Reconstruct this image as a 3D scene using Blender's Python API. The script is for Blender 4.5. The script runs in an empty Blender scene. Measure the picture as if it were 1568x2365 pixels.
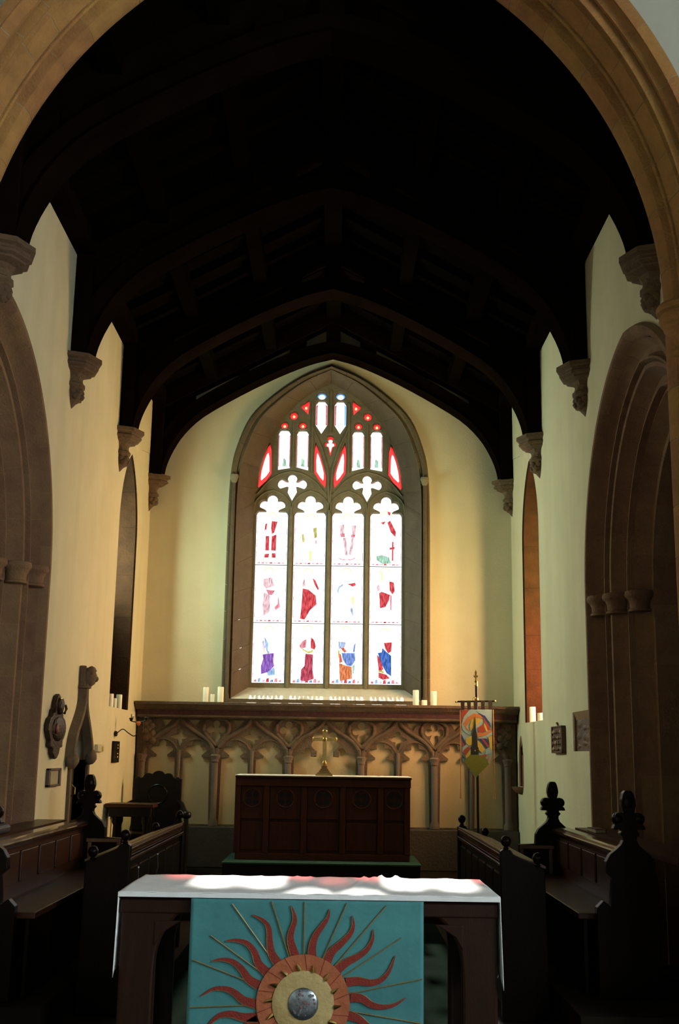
import bpy, bmesh, math, random
from mathutils import Vector, Matrix
from mathutils.geometry import delaunay_2d_cdt

random.seed(7)
scene = bpy.context.scene
COL = scene.collection
PI = math.pi

# ------------------------------------------------------------------ camera
cam_data = bpy.data.cameras.new('camera')
cam_data.sensor_fit = 'VERTICAL'
cam_data.sensor_height = 36.0
cam_data.lens = 2640.0 * 36.0 / 2365.0
cam_data.clip_start = 0.05
cam_data.clip_end = 200
camera = bpy.data.objects.new('camera', cam_data)
COL.objects.link(camera)
camera.matrix_world = (Matrix.Translation((0.11, 0.0, 1.62))
                       @ Matrix.Rotation(PI / 2 + math.atan(563 / 2640), 4, 'X')
                       @ Matrix.Rotation(0.0157, 4, 'Z'))
scene.camera = camera

# ------------------------------------------------------------------ sky, sun, exposure
scene.view_settings.view_transform = 'Standard'
scene.view_settings.look = 'None'
scene.view_settings.gamma = 1.0
scene.view_settings.use_curve_mapping = False
scene.view_settings.exposure = 0.0
scene.cycles.max_bounces = 8
scene.cycles.diffuse_bounces = 4
scene.cycles.transparent_max_bounces = 12

world = bpy.data.worlds.new('sky')
scene.world = world
world.use_nodes = True
wn = world.node_tree.nodes
wn['Background'].inputs['Color'].default_value = (0.85, 0.95, 1.0, 1)
wn['Background'].inputs['Strength'].default_value = 1.2

sun_data = bpy.data.lights.new('sun', 'SUN')
sun_data.energy = 120.0
sun_data.color = (1.0, 0.97, 0.88)
sun_data.angle = math.radians(1.0)
sun = bpy.data.objects.new('sun', sun_data)
COL.objects.link(sun)
sun.location = (0, 30, 20)
sun.rotation_euler = Vector((0.016, -1.0, -0.548)).to_track_quat('-Z', 'Y').to_euler()

# strengths of the daylight in the windows
EAST_GLASS = 2.6
NORTH_GLASS = 58.0
SOUTH_GLASS = 40.0
NAVE_SOUTH = 31.0
NAVE_NORTH = 1.5

# ------------------------------------------------------------------ materials
MATS = {}


def nodes_of(name):
    m = bpy.data.materials.new(name)
    m.use_nodes = True
    nt = m.node_tree
    return m, nt, nt.nodes['Principled BSDF']


def surf(name, c1, c2=None, rough=0.8, scale=6.0, bump=0.0, bump_scale=40.0, metal=0.0, coat=0.0,
         stretch=(1, 1, 1), per_object=0.0, detail=5.0, sheen=0.0, spec=0.5, sss=0.0):
    m, nt, b = nodes_of(name)
    b.inputs['Roughness'].default_value = rough
    b.inputs['Metallic'].default_value = metal
    b.inputs['Coat Weight'].default_value = coat
    b.inputs['Specular IOR Level'].default_value = spec
    if sheen:
        b.inputs['Sheen Weight'].default_value = sheen
    if sss:
        b.inputs['Subsurface Weight'].default_value = sss
        b.inputs['Subsurface Radius'].default_value = (0.03, 0.02, 0.01)
    c2 = c2 or tuple(x * 0.85 for x in c1)
    tc = nt.nodes.new('ShaderNodeTexCoord')
    mp = nt.nodes.new('ShaderNodeMapping')
    mp.inputs['Scale'].default_value = stretch
    nt.links.new(tc.outputs['Object'], mp.inputs['Vector'])
    nz = nt.nodes.new('ShaderNodeTexNoise')
    nz.inputs['Scale'].default_value = scale
    nz.inputs['Detail'].default_value = detail
    nz.inputs['Roughness'].default_value = 0.65
    nt.links.new(mp.outputs['Vector'], nz.inputs['Vector'])
    rp = nt.nodes.new('ShaderNodeValToRGB')
    rp.color_ramp.elements[0].position = 0.3
    rp.color_ramp.elements[1].position = 0.7
    rp.color_ramp.elements[0].color = (*c2, 1)
    rp.color_ramp.elements[1].color = (*c1, 1)
    nt.links.new(nz.outputs['Fac'], rp.inputs['Fac'])
    out = rp.outputs['Color']
    if per_object:
        oi = nt.nodes.new('ShaderNodeObjectInfo')
        hs = nt.nodes.new('ShaderNodeHueSaturation')
        mr = nt.nodes.new('ShaderNodeMapRange')
        mr.inputs['To Min'].default_value = 1 - per_object
        mr.inputs['To Max'].default_value = 1 + per_object
        nt.links.new(oi.outputs['Random'], mr.inputs['Value'])
        nt.links.new(mr.outputs['Result'], hs.inputs['Value'])
        ml = nt.nodes.new('ShaderNodeMath')
        ml.operation = 'MULTIPLY_ADD'
        ml.inputs[1].default_value = 0.014
        ml.inputs[2].default_value = 0.493
        nt.links.new(oi.outputs['Random'], ml.inputs[0])
        nt.links.new(ml.outputs[0], hs.inputs['Hue'])
        nt.links.new(out, hs.inputs['Color'])
        out = hs.outputs['Color']
    nt.links.new(out, b.inputs['Base Color'])
    if bump:
        n2 = nt.nodes.new('ShaderNodeTexNoise')
        n2.inputs['Scale'].default_value = bump_scale
        n2.inputs['Detail'].default_value = 4
        nt.links.new(mp.outputs['Vector'], n2.inputs['Vector'])
        bp = nt.nodes.new('ShaderNodeBump')
        bp.inputs['Strength'].default_value = bump
        bp.inputs['Distance'].default_value = 0.02
        nt.links.new(n2.outputs['Fac'], bp.inputs['Height'])
        nt.links.new(bp.outputs['Normal'], b.inputs['Normal'])
    MATS[name] = m
    return m


def glass(name, col, strength, vary=0.0, through=0.45, folds=False):
    """stained glass lit by the sky outside: glows towards the room and lets the sun pass tinted"""
    m, nt, b = nodes_of(name)
    nt.nodes.remove(b)
    out = nt.nodes['Material Output']
    em = nt.nodes.new('ShaderNodeEmission')
    tr = nt.nodes.new('ShaderNodeBsdfTransparent')
    mx = nt.nodes.new('ShaderNodeMixShader')
    mx.inputs['Fac'].default_value = 1 - through
    em.inputs['Strength'].default_value = strength
    em.inputs['Color'].default_value = (*col, 1)
    tr.inputs['Color'].default_value = (*[0.35 + 0.65 * c for c in col], 1)
    if vary:
        tc = nt.nodes.new('ShaderNodeTexCoord')
        vo = nt.nodes.new('ShaderNodeTexVoronoi')
        vo.inputs['Scale'].default_value = 16
        nt.links.new(tc.outputs['Object'], vo.inputs['Vector'])
        hs = nt.nodes.new('ShaderNodeMixRGB')
        hs.blend_type = 'MULTIPLY'
        hs.inputs['Fac'].default_value = vary
        hs.inputs['Color1'].default_value = (*col, 1)
        nt.links.new(vo.outputs['Color'], hs.inputs['Color2'])
        nt.links.new(hs.outputs['Color'], em.inputs['Color'])
        nt.links.new(hs.outputs['Color'], tr.inputs['Color'])
    if folds:
        tc = nt.nodes.new('ShaderNodeTexCoord')
        mp = nt.nodes.new('ShaderNodeMapping')
        mp.inputs['Scale'].default_value = (60, 1, 14)
        mp.inputs['Rotation'].default_value = (0, 0.25, 0)
        nz = nt.nodes.new('ShaderNodeTexNoise')
        nz.inputs['Scale'].default_value = 1.0
        nz.inputs['Detail'].default_value = 3
        rp = nt.nodes.new('ShaderNodeValToRGB')
        rp.color_ramp.elements[0].position = 0.38
        rp.color_ramp.elements[0].color = (*[c * 0.45 for c in col], 1)
        rp.color_ramp.elements[1].position = 0.62
        rp.color_ramp.elements[1].color = (*[min(1, c * 0.9 + 0.08) for c in col], 1)
        nt.links.new(tc.outputs['Object'], mp.inputs['Vector'])
        nt.links.new(mp.outputs['Vector'], nz.inputs['Vector'])
        nt.links.new(nz.outputs['Fac'], rp.inputs['Fac'])
        nt.links.new(rp.outputs['Color'], em.inputs['Color'])
    nt.links.new(tr.outputs[0], mx.inputs[1])
    nt.links.new(em.outputs[0], mx.inputs[2])
    nt.links.new(mx.outputs[0], out.inputs['Surface'])
    MATS[name] = m
    return m


def plaster(name, c1, c2):
    """limewashed plaster with faint vertical damp streaks"""
    m = surf(name, c1, c2, rough=0.92, scale=2.2, bump=0.12, bump_scale=45)
    nt = m.node_tree
    b = nt.nodes['Principled BSDF']
    src = b.inputs['Base Color'].links[0].from_socket
    tc = nt.nodes.new('ShaderNodeTexCoord')
    mp = nt.nodes.new('ShaderNodeMapping')
    mp.inputs['Scale'].default_value = (3.2, 3.2, 0.25)
    nz = nt.nodes.new('ShaderNodeTexNoise')
    nz.inputs['Scale'].default_value = 1.0
    nz.inputs['Detail'].default_value = 4
    rp = nt.nodes.new('ShaderNodeValToRGB')
    rp.color_ramp.elements[0].position = 0.35
    rp.color_ramp.elements[0].color = (0.80, 0.76, 0.68, 1)
    rp.color_ramp.elements[1].position = 0.55
    rp.color_ramp.elements[1].color = (1, 1, 1, 1)
    mx = nt.nodes.new('ShaderNodeMixRGB')
    mx.blend_type = 'MULTIPLY'
    mx.inputs['Fac'].default_value = 0.28
    nt.links.new(tc.outputs['Object'], mp.inputs['Vector'])
    nt.links.new(mp.outputs['Vector'], nz.inputs['Vector'])
    nt.links.new(nz.outputs['Fac'], rp.inputs['Fac'])
    nt.links.new(src, mx.inputs['Color1'])
    nt.links.new(rp.outputs['Color'], mx.inputs['Color2'])
    nt.links.new(mx.outputs['Color'], b.inputs['Base Color'])
    return m


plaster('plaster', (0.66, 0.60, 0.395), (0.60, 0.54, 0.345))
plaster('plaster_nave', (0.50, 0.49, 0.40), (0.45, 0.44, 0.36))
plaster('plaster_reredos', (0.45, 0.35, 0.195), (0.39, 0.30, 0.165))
surf('plaster_shade', (0.10, 0.08, 0.06), rough=0.95)  # darker plaster: shade of the side chambers and niche put into the colour
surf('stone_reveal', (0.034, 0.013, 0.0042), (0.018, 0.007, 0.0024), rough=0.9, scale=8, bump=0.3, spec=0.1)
surf('stone_arch', (0.41, 0.195, 0.055), (0.28, 0.13, 0.036), rough=0.9, scale=7, bump=0.5, bump_scale=60, per_object=0.07)
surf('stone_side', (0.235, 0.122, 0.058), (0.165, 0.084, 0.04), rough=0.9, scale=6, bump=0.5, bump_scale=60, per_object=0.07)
surf('mortar', (0.36, 0.26, 0.14), rough=0.95, bump=0.3)
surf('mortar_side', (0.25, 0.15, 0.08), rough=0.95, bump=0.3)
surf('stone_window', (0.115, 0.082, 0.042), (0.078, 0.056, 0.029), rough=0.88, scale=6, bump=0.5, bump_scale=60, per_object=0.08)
surf('stone_tracery', (0.20, 0.17, 0.105), (0.14, 0.12, 0.075), rough=0.88, scale=8, bump=0.4)
surf('stone_sill', (0.62, 0.56, 0.42), (0.5, 0.45, 0.33), rough=0.85, scale=8, bump=0.3)
surf('stone_corbel', (0.14, 0.082, 0.04), (0.09, 0.052, 0.026), rough=0.9, scale=14, bump=0.6, bump_scale=50, per_object=0.1)
surf('stone_reredos', (0.125, 0.074, 0.04), (0.062, 0.047, 0.031), rough=0.9, scale=7, bump=0.5, bump_scale=60)
surf('stone_shaft', (0.085, 0.075, 0.06), (0.14, 0.08, 0.05), rough=0.8, scale=5, bump=0.3)
surf('stone_hood', (0.15, 0.10, 0.055), (0.10, 0.062, 0.034), rough=0.9, scale=12, bump=0.2)
surf('band_red', (0.085, 0.02, 0.022), (0.012, 0.008, 0.008), rough=0.8, scale=30)
surf('stone_dado', (0.06, 0.045, 0.03), rough=0.85, bump=0.3)
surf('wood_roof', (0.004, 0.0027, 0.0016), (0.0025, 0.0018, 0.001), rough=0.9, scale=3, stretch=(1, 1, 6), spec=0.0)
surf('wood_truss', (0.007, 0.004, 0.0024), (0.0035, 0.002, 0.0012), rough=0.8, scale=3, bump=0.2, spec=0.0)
surf('wood_stall', (0.050, 0.014, 0.0045), (0.028, 0.008, 0.0025), rough=0.36, scale=4, stretch=(6, 1, 6), bump=0.12, spec=0.3)
surf('wood_polished', (0.055, 0.018, 0.007), (0.035, 0.011, 0.004), rough=0.22, scale=4, stretch=(6, 1, 6), bump=0.05, spec=0.6, coat=0.5)
surf('wood_end', (0.007, 0.0032, 0.0018), (0.004, 0.002, 0.001), rough=0.3, scale=4, stretch=(6, 6, 1), bump=0.1, spec=0.1)
surf('wood_altar', (0.052, 0.014, 0.004), (0.030, 0.008, 0.0025), spec=0.15, rough=0.5, scale=4, stretch=(8, 8, 1), bump=0.15)
surf('wood_table', (0.024, 0.007, 0.0025), (0.013, 0.004, 0.0015), spec=0.2, rough=0.42, scale=4, stretch=(8, 8, 1), bump=0.12)
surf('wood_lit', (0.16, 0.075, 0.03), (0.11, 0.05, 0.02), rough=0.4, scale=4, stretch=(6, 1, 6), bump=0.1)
surf('wood_black', (0.005, 0.0035, 0.002), rough=0.35, scale=5, spec=0.2)
surf('wood_door', (0.030, 0.018, 0.010), (0.018, 0.010, 0.006), rough=0.55, scale=4, stretch=(8, 8, 1), bump=0.15)
surf('wood_niche', (0.125, 0.052, 0.018), (0.05, 0.02, 0.008), rough=0.6, scale=9, bump=0.4)
surf('wood_tan', (0.30, 0.17, 0.065), (0.2, 0.11, 0.04), rough=0.6, scale=9, bump=0.2)
surf('brass', (0.62, 0.42, 0.14), (0.42, 0.27, 0.08), rough=0.3, metal=1.0, scale=12)
surf('brass_dull', (0.30, 0.20, 0.07), (0.2, 0.13, 0.045), rough=0.42, metal=0.85, scale=12)
surf('silver', (0.45, 0.52, 0.58), (0.22, 0.26, 0.30), rough=0.3, metal=0.9, scale=60)
surf('gem', (0.10, 0.12, 0.16), (0.30, 0.10, 0.08), rough=0.1, scale=30, coat=0.5)
surf('iron', (0.02, 0.018, 0.016), rough=0.5, metal=0.6)
surf('copper', (0.75, 0.20, 0.05), rough=0.5)
surf('wax', (0.86, 0.80, 0.64), (0.80, 0.72, 0.54), rough=0.45, scale=4, sss=0.15)
surf('wick', (0.02, 0.02, 0.02), rough=0.9)
surf('linen', (0.80, 0.80, 0.80), (0.72, 0.72, 0.73), rough=0.75, scale=10, bump=0.25, bump_scale=18, sheen=0.15)
surf('teal_cloth', (0.055, 0.245, 0.255), (0.030, 0.165, 0.180), rough=0.62, scale=3.2, bump=0.35, bump_scale=9, sheen=0.25)
surf('flame_red', (0.25, 0.024, 0.010), (0.18, 0.015, 0.007), rough=0.75, scale=30, bump=0.3, bump_scale=120)
surf('sun_orange', (0.42, 0.12, 0.045), (0.32, 0.08, 0.03), rough=0.7, scale=9, bump=0.5, bump_scale=22)
surf('sun_gold', (0.50, 0.375, 0.155), (0.40, 0.28, 0.105), rough=0.55, scale=12, bump=0.4, bump_scale=26)
surf('gold_thread', (0.33, 0.24, 0.08), (0.22, 0.15, 0.05), rough=0.45, metal=0.4, scale=60)
surf('paper', (0.40, 0.35, 0.21), (0.26, 0.22, 0.13), rough=0.9, scale=40)
surf('cartouche', (0.042, 0.022, 0.009), (0.018, 0.009, 0.004), spec=0.25, rough=0.5, scale=20, bump=0.6)
surf('cartouche_red', (0.18, 0.03, 0.03), rough=0.6)
surf('brown_paint', (0.09, 0.055, 0.035), rough=0.6)
surf('leather', (0.028, 0.022, 0.030), rough=0.55, scale=30, bump=0.3)
surf('book_red', (0.10, 0.02, 0.015), rough=0.6)
surf('switch', (0.55, 0.50, 0.33), rough=0.5)
surf('switch_yellow', (0.50, 0.42, 0.05), rough=0.5)
surf('mic_grey', (0.35, 0.35, 0.36), rough=0.35, metal=0.7)
surf('carpet', (0.0055, 0.009, 0.0065), (0.004, 0.0065, 0.0045), rough=0.98, scale=60, bump=0.4, bump_scale=200, spec=0.0)
surf('carpet_teal', (0.035, 0.075, 0.06), (0.025, 0.055, 0.045), rough=0.98, scale=60, bump=0.4, bump_scale=200, spec=0.0)
surf('flagstone', (0.20, 0.175, 0.13), (0.14, 0.12, 0.09), rough=0.7, scale=5, bump=0.3, per_object=0.12)
surf('floor_joint', (0.06, 0.05, 0.04), rough=0.9)
surf('floor_dark', (0.018, 0.013, 0.009), (0.012, 0.009, 0.006), rough=0.9, scale=4, spec=0.05)
surf('lead', (0.02, 0.02, 0.022), rough=0.6)
for n, c in dict(b_red=(0.42, 0.07, 0.035), b_sky=(0.36, 0.56, 0.60), b_orange=(0.62, 0.24, 0.07), b_yellow=(0.66, 0.52, 0.08),
                 b_navy=(0.03, 0.05, 0.22), b_blue=(0.10, 0.22, 0.45), b_spire=(0.012, 0.018, 0.022), b_green=(0.20, 0.21, 0.025),
                 b_base=(0.36, 0.56, 0.60), b_tab=(0.025, 0.016, 0.014), cord=(0.42, 0.16, 0.03)).items():
    surf(n, c, rough=0.7, scale=20, bump=0.1, bump_scale=80)

GL = dict(white=(1.0, 0.985, 0.985), red=(0.80, 0.045, 0.06), crimson=(0.62, 0.05, 0.11), rose=(0.93, 0.30, 0.36), pink=(1.0, 0.66, 0.70),
          olive=(0.72, 0.66, 0.18), gold=(1.0, 0.78, 0.38), green=(0.50, 0.82, 0.62), paleblue=(0.55, 0.68, 0.95),
          skyblue=(0.42, 0.66, 0.98), midblue=(0.20, 0.35, 0.80), blue=(0.03, 0.16, 0.62), purple=(0.33, 0.12, 0.62), lilac=(0.78, 0.66, 0.95),
          orange=(0.90, 0.26, 0.07), redorange=(0.85, 0.14, 0.06), yellow=(0.88, 0.82, 0.14), azure=(0.10, 0.35, 1.0))
for k, c in GL.items():
    st = EAST_GLASS * (1.0 if k in ('white', 'pink', 'gold', 'lilac') else 0.62)
    if k in ('red', 'crimson', 'blue', 'purple', 'orange', 'redorange', 'midblue', 'yellow', 'olive', 'green'):
        st = 1.15
    if k in ('pink', 'gold', 'lilac', 'rose', 'paleblue', 'skyblue'):
        st = 1.25
    glass('g_' + k, c, st, folds=k not in ('white', 'azure', 'gold'), through=0.45 if k == 'white' else 0.16)
glass('g_redglow', (0.90, 0.045, 0.04), 1.25)
glass('g_north', (0.76, 1.0, 0.80), NORTH_GLASS, vary=0.25, through=0.1)
glass('g_south', (1.0, 0.54, 0.30), SOUTH_GLASS * 1.45, vary=0.25, through=0.1)
glass('g_south_upper', (0.95, 0.84, 0.36), SOUTH_GLASS * 0.85, vary=0.25, through=0.1)
glass('g_nave_s', (0.86, 0.97, 1.0), NAVE_SOUTH, through=0.05)
glass('g_nave_n', (0.92, 1.0, 0.95), NAVE_NORTH, through=0.05)

# ------------------------------------------------------------------ geometry helpers
WLOC = {}


class MB:
    def __init__(self):
        self.v, self.f = [], []

    def add(self, vs, fs):
        o = len(self.v)
        self.v += [tuple(p) for p in vs]
        self.f += [[i + o for i in f] for f in fs]
        return self

    def box(self, x0, x1, y0, y1, z0, z1):
        vs = [(x, y, z) for z in (z0, z1) for y in (y0, y1) for x in (x0, x1)]
        return self.add(vs, [(0, 2, 3, 1), (4, 5, 7, 6), (0, 1, 5, 4), (2, 6, 7, 3), (0, 4, 6, 2), (1, 3, 7, 5)])

    def prism(self, poly, fn, d0, d1):
        n = len(poly)
        vs = [fn(u, w, d0) for u, w in poly] + [fn(u, w, d1) for u, w in poly]
        fs = [list(range(n)), list(range(2 * n - 1, n - 1, -1))]
        fs += [(i, i + n, (i + 1) % n + n, (i + 1) % n) for i in range(n)]
        return self.add(vs, fs)

    def lathe(self, prof, c, n=16, a0=0.0, a1=2 * PI, sx=1.0, sy=1.0):
        full = abs(a1 - a0 - 2 * PI) < 1e-6
        m = n if full else n + 1
        vs = []
        for r, z in prof:
            for i in range(m):
                a = a0 + (a1 - a0) * i / n
                vs.append((c[0] + r * math.cos(a) * sx, c[1] + r * math.sin(a) * sy, z))
        fs = []
        for k in range(len(prof) - 1):
            for i in range(n):
                j = (i + 1) % m
                fs.append((k * m + i, k * m + j, (k + 1) * m + j, (k + 1) * m + i))
        fs.append(list(range(m - 1, -1, -1)))
        fs.append([(len(prof) - 1) * m + i for i in range(m)])
        return self.add(vs, fs)

    def tube(self, path, r, n=8, flat=1.0, up=None):
        P = [Vector(p) for p in path]
        R = r if isinstance(r, (list, tuple)) else [r] * len(P)
        vs, fs = [], []
        ref = Vector(up) if up else None
        for i, p in enumerate(P):
            t = (P[min(i + 1, len(P) - 1)] - P[max(i - 1, 0)]).normalized()
            a = ref if ref else (Vector((0, 0, 1)) if abs(t.z) < 0.9 else Vector((0, 1, 0)))
            s = t.cross(a).normalized()
            b = s.cross(t).normalized()
            for k in range(n):
                an = 2 * PI * k / n
                vs.append(p + s * math.cos(an) * R[i] + b * math.sin(an) * R[i] * flat)
        for i in range(len(P) - 1):
            for k in range(n):
                fs.append((i * n + k, i * n + (k + 1) % n, (i + 1) * n + (k + 1) % n, (i + 1) * n + k))
        fs.append(list(range(n - 1, -1, -1)))
        fs.append([(len(P) - 1) * n + k for k in range(n)])
        return self.add(vs, fs)

    def ball(self, c, r, n=10, sc=(1, 1, 1), jitter=0.0):
        vs, fs = [(c[0], c[1], c[2] - r * sc[2])], []
        m = n // 2
        for i in range(1, m):
            ph = -PI / 2 + PI * i / m
            for k in range(n):
                a = 2 * PI * k / n
                q = r * (1 + random.uniform(-jitter, jitter))
                vs.append((c[0] + q * math.cos(ph) * math.cos(a) * sc[0], c[1] + q * math.cos(ph) * math.sin(a) * sc[1], c[2] + q * math.sin(ph) * sc[2]))
        vs.append((c[0], c[1], c[2] + r * sc[2]))
        for k in range(n):
            fs.append((0, 1 + (k + 1) % n, 1 + k))
            fs.append((len(vs) - 1, 1 + (m - 2) * n + k, 1 + (m - 2) * n + (k + 1) % n))
        for i in range(m - 2):
            for k in range(n):
                fs.append((1 + i * n + k, 1 + i * n + (k + 1) % n, 1 + (i + 1) * n + (k + 1) % n, 1 + (i + 1) * n + k))
        return self.add(vs, fs)

    def rails(self, R, closed=True):
        """R: list of rails (equal-length point lists); the rails in order form the cross-section"""
        m, n = len(R), len(R[0])
        vs = [R[j][i] for i in range(n) for j in range(m)]
        fs = []
        for i in range(n - 1):
            for j in range(m if closed else m - 1):
                k = (j + 1) % m
                fs.append((i * m + j, i * m + k, (i + 1) * m + k, (i + 1) * m + j))
        if closed:
            fs.append(list(range(m - 1, -1, -1)))
            fs.append([(n - 1) * m + j for j in range(m)])
        return self.add(vs, fs)


def finish(me, mat, smooth):
    bm = bmesh.new()
    bm.from_mesh(me)
    bmesh.ops.recalc_face_normals(bm, faces=bm.faces)
    bm.to_mesh(me)
    bm.free()
    me.materials.append(MATS[mat])
    if smooth:
        me.polygons.foreach_set('use_smooth', [True] * len(me.polygons))
        me.set_sharp_from_angle(angle=math.radians(smooth))
    me.update()


def obj(name, mb, mat, parent=None, origin=None, smooth=None, bevel=0.0):
    """links a mesh modelled in world coordinates; a part is stored relative to its parent"""
    if parent is not None:
        base = WLOC[parent.name]
    else:
        if origin is None:
            xs, ys, zs = zip(*mb.v)
            origin = ((min(xs) + max(xs)) / 2, (min(ys) + max(ys)) / 2, min(zs))
        base = Vector(origin)
    me = bpy.data.meshes.new(name)
    me.from_pydata([tuple(Vector(p) - base) for p in mb.v], [], mb.f)
    finish(me, mat, smooth)
    o = bpy.data.objects.new(name, me)
    COL.objects.link(o)
    if parent is not None:
        o.parent = parent
    else:
        o.location = base
    WLOC[o.name] = Vector(base)
    if bevel:
        md = o.modifiers.new('bevel', 'BEVEL')
        md.width = bevel
        md.segments = 2
        md.limit_method = 'ANGLE'
        md.angle_limit = math.radians(40)
    return o


def tag(o, label=None, cat=None, group=None, kind=None):
    if label:
        o['label'] = label
    if cat:
        o['category'] = cat
    if group:
        o['group'] = group
    if kind:
        o['kind'] = kind
    return o


def thing(name, loc, label, cat, group=None, kind=None):
    o = bpy.data.objects.new(name, None)
    COL.objects.link(o)
    o.empty_display_size = 0.1
    o.location = loc
    WLOC[o.name] = Vector(loc)
    return tag(o, label, cat, group, kind)


def struct(name, mb, mat, label, smooth=None):
    return tag(obj(name, mb, mat, origin=(0, 0, 0), smooth=smooth), label, kind='structure')


def plate(loops, d0, d1, fn):
    """flat slab with holes: loops[0] is the outline, the rest are holes; fn(u, w, d) places it"""
    cl = []
    for lp in loops:
        q = []
        for pt in lp:
            if not q or math.hypot(pt[0] - q[-1][0], pt[1] - q[-1][1]) > 2e-4:
                q.append((pt[0], pt[1]))
        if math.hypot(q[0][0] - q[-1][0], q[0][1] - q[-1][1]) < 2e-4:
            q.pop()
        cl.append(q)
    flat, edges = [], []
    for q in cl:
        o, k = len(flat), len(q)
        flat += q
        edges += [(o + i, o + (i + 1) % k) for i in range(k)]
    vs, es, fs, _, _, _ = delaunay_2d_cdt([Vector(pt) for pt in flat], edges, [], 0, 1e-6)

    def solid(x, y):
        c = False
        for q in cl:
            j = len(q) - 1
            for i in range(len(q)):
                (xi, yi), (xj, yj) = q[i], q[j]
                if (yi > y) != (yj > y) and x < (xj - xi) * (y - yi) / (yj - yi) + xi:
                    c = not c
                j = i
        return c
    fs = [t for t in fs if solid(sum(vs[i][0] for i in t) / len(t), sum(vs[i][1] for i in t) / len(t))]
    n = len(vs)
    mb = MB()
    mb.v = [fn(v[0], v[1], d0) for v in vs] + [fn(v[0], v[1], d1) for v in vs]
    mb.f = [list(t) for t in fs] + [[i + n for i in reversed(t)] for t in fs]
    use = {}
    for t in fs:
        for i in range(len(t)):
            e = (t[i], t[(i + 1) % len(t)])
            use[e] = use.get(e, 0) + 1
    for e in use:
        if (e[1], e[0]) not in use:
            mb.f.append([e[0], e[1], e[1] + n, e[0] + n])
    return mb


def swell(poly, center, d):
    """pushes the points of a star-shaped outline away from its centre"""
    out = []
    for x, y in poly:
        vx, vy = x - center[0], y - center[1]
        L = max(1e-6, math.hypot(vx, vy))
        out.append((x + vx / L * d, y + vy / L * d))
    return out


def centroid(poly):
    return (sum(a for a, _ in poly) / len(poly), sum(b for _, b in poly) / len(poly))


XZ = lambda u, w, d: (u, d, w)         # a wall that faces along Y
YZ = lambda u, w, d: (d, u, w)         # a wall that faces along X


def smooth_curve(pts, n):
    """Catmull-Rom through pts, n samples"""
    P = [Vector(p) for p in pts]
    P = [P[0] * 2 - P[1]] + P + [P[-1] * 2 - P[-2]]
    k = len(P) - 3
    out = []
    for i in range(n):
        t = k * i / (n - 1)
        j = min(int(t), k - 1)
        t -= j
        a, b, c, d = P[j:j + 4]
        out.append(0.5 * ((2 * b) + (c - a) * t + (2 * a - 5 * b + 4 * c - d) * t * t + (3 * b - a - 3 * c + d) * t ** 3))
    return out


def pointed(a, zs, c, off=0.0, n=48, z0=None):
    """pointed arch as (u, z): half width a, springing zs, centres c beyond the axis, grown by off"""
    r = a + c + off
    top = math.acos(min(1, c / r))
    pts = []
    for i in range(n + 1):
        t = top * i / n
        pts.append((r * math.cos(t) - c, zs + r * math.sin(t)))
    if z0 is not None:
        pts = [(a + off, z0)] + pts
    return pts + [(-u, z) for u, z in reversed(pts[:-1])]


def radial(center, circles, polys=(), a0=0.0, a1=2 * PI, n=72, rmax=1.2):
    """outline of a union of circles and convex polygons that is star-shaped about center"""
    def inside(x, y):
        for cx, cy, r in circles:
            if (x - cx) ** 2 + (y - cy) ** 2 <= r * r:
                return True
        for pl in polys:
            s = 0
            ok = True
            for i in range(len(pl)):
                x0, y0 = pl[i]
                x1, y1 = pl[(i + 1) % len(pl)]
                cr = (x1 - x0) * (y - y0) - (y1 - y0) * (x - x0)
                if abs(cr) < 1e-12:
                    continue
                if s == 0:
                    s = 1 if cr > 0 else -1
                elif (cr > 0) != (s > 0):
                    ok = False
                    break
            if ok:
                return True
        return False
    out = []
    m = n if abs(a1 - a0 - 2 * PI) < 1e-6 else n + 1
    for i in range(m):
        a = a0 + (a1 - a0) * i / n
        ca, sa = math.cos(a), math.sin(a)
        t, st = 0.0, 0.004
        while t < rmax and inside(center[0] + ca * (t + st), center[1] + sa * (t + st)):
            t += st
        lo, hi = t, t + st
        for _ in range(8):
            md = (lo + hi) / 2
            if inside(center[0] + ca * md, center[1] + sa * md):
                lo = md
            else:
                hi = md
        out.append((center[0] + ca * lo, center[1] + sa * lo))
    return out


def stones(parent, name, rails, breaks, mat, gap=0.004, smooth=None):
    """cuts a swept moulding into separate stones; breaks are index positions along the rails"""
    n = len(rails[0])

    def at(R, t):
        t = max(0, min(n - 1, t))
        i = min(int(t), n - 2)
        return Vector(R[i]).lerp(Vector(R[i + 1]), t - i)
    for s0, s1 in zip(breaks[:-1], breaks[1:]):
        ts = [s0] + [i for i in range(int(math.ceil(s0 + 1e-6)), int(math.floor(s1 - 1e-6)) + 1)] + [s1]
        RR = []
        for R in rails:
            pts = [at(R, t) for t in ts]
            d0, d1 = (pts[1] - pts[0]), (pts[-2] - pts[-1])
            if d0.length > gap * 1.5:
                pts[0] = pts[0] + d0.normalized() * gap
            if d1.length > gap * 1.5:
                pts[-1] = pts[-1] + d1.normalized() * gap
            RR.append(pts)
        obj(name, MB().rails(RR), mat, parent, smooth=smooth)


def breaks_by_length(rail, step, jitter=0.15):
    """index positions that cut a rail into stones of about the given length"""
    P = [Vector(p) for p in rail]
    cum = [0]
    for a, b in zip(P[:-1], P[1:]):
        cum.append(cum[-1] + (b - a).length)
    n = max(1, round(cum[-1] / step))
    out = [0.0]
    for k in range(1, n):
        s = cum[-1] * (k + random.uniform(-jitter, jitter)) / n
        for i in range(len(cum) - 1):
            if cum[i] <= s <= cum[i + 1]:
                out.append(i + (s - cum[i]) / max(1e-9, cum[i + 1] - cum[i]))
                break
    return out + [float(len(P) - 1)]

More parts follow.
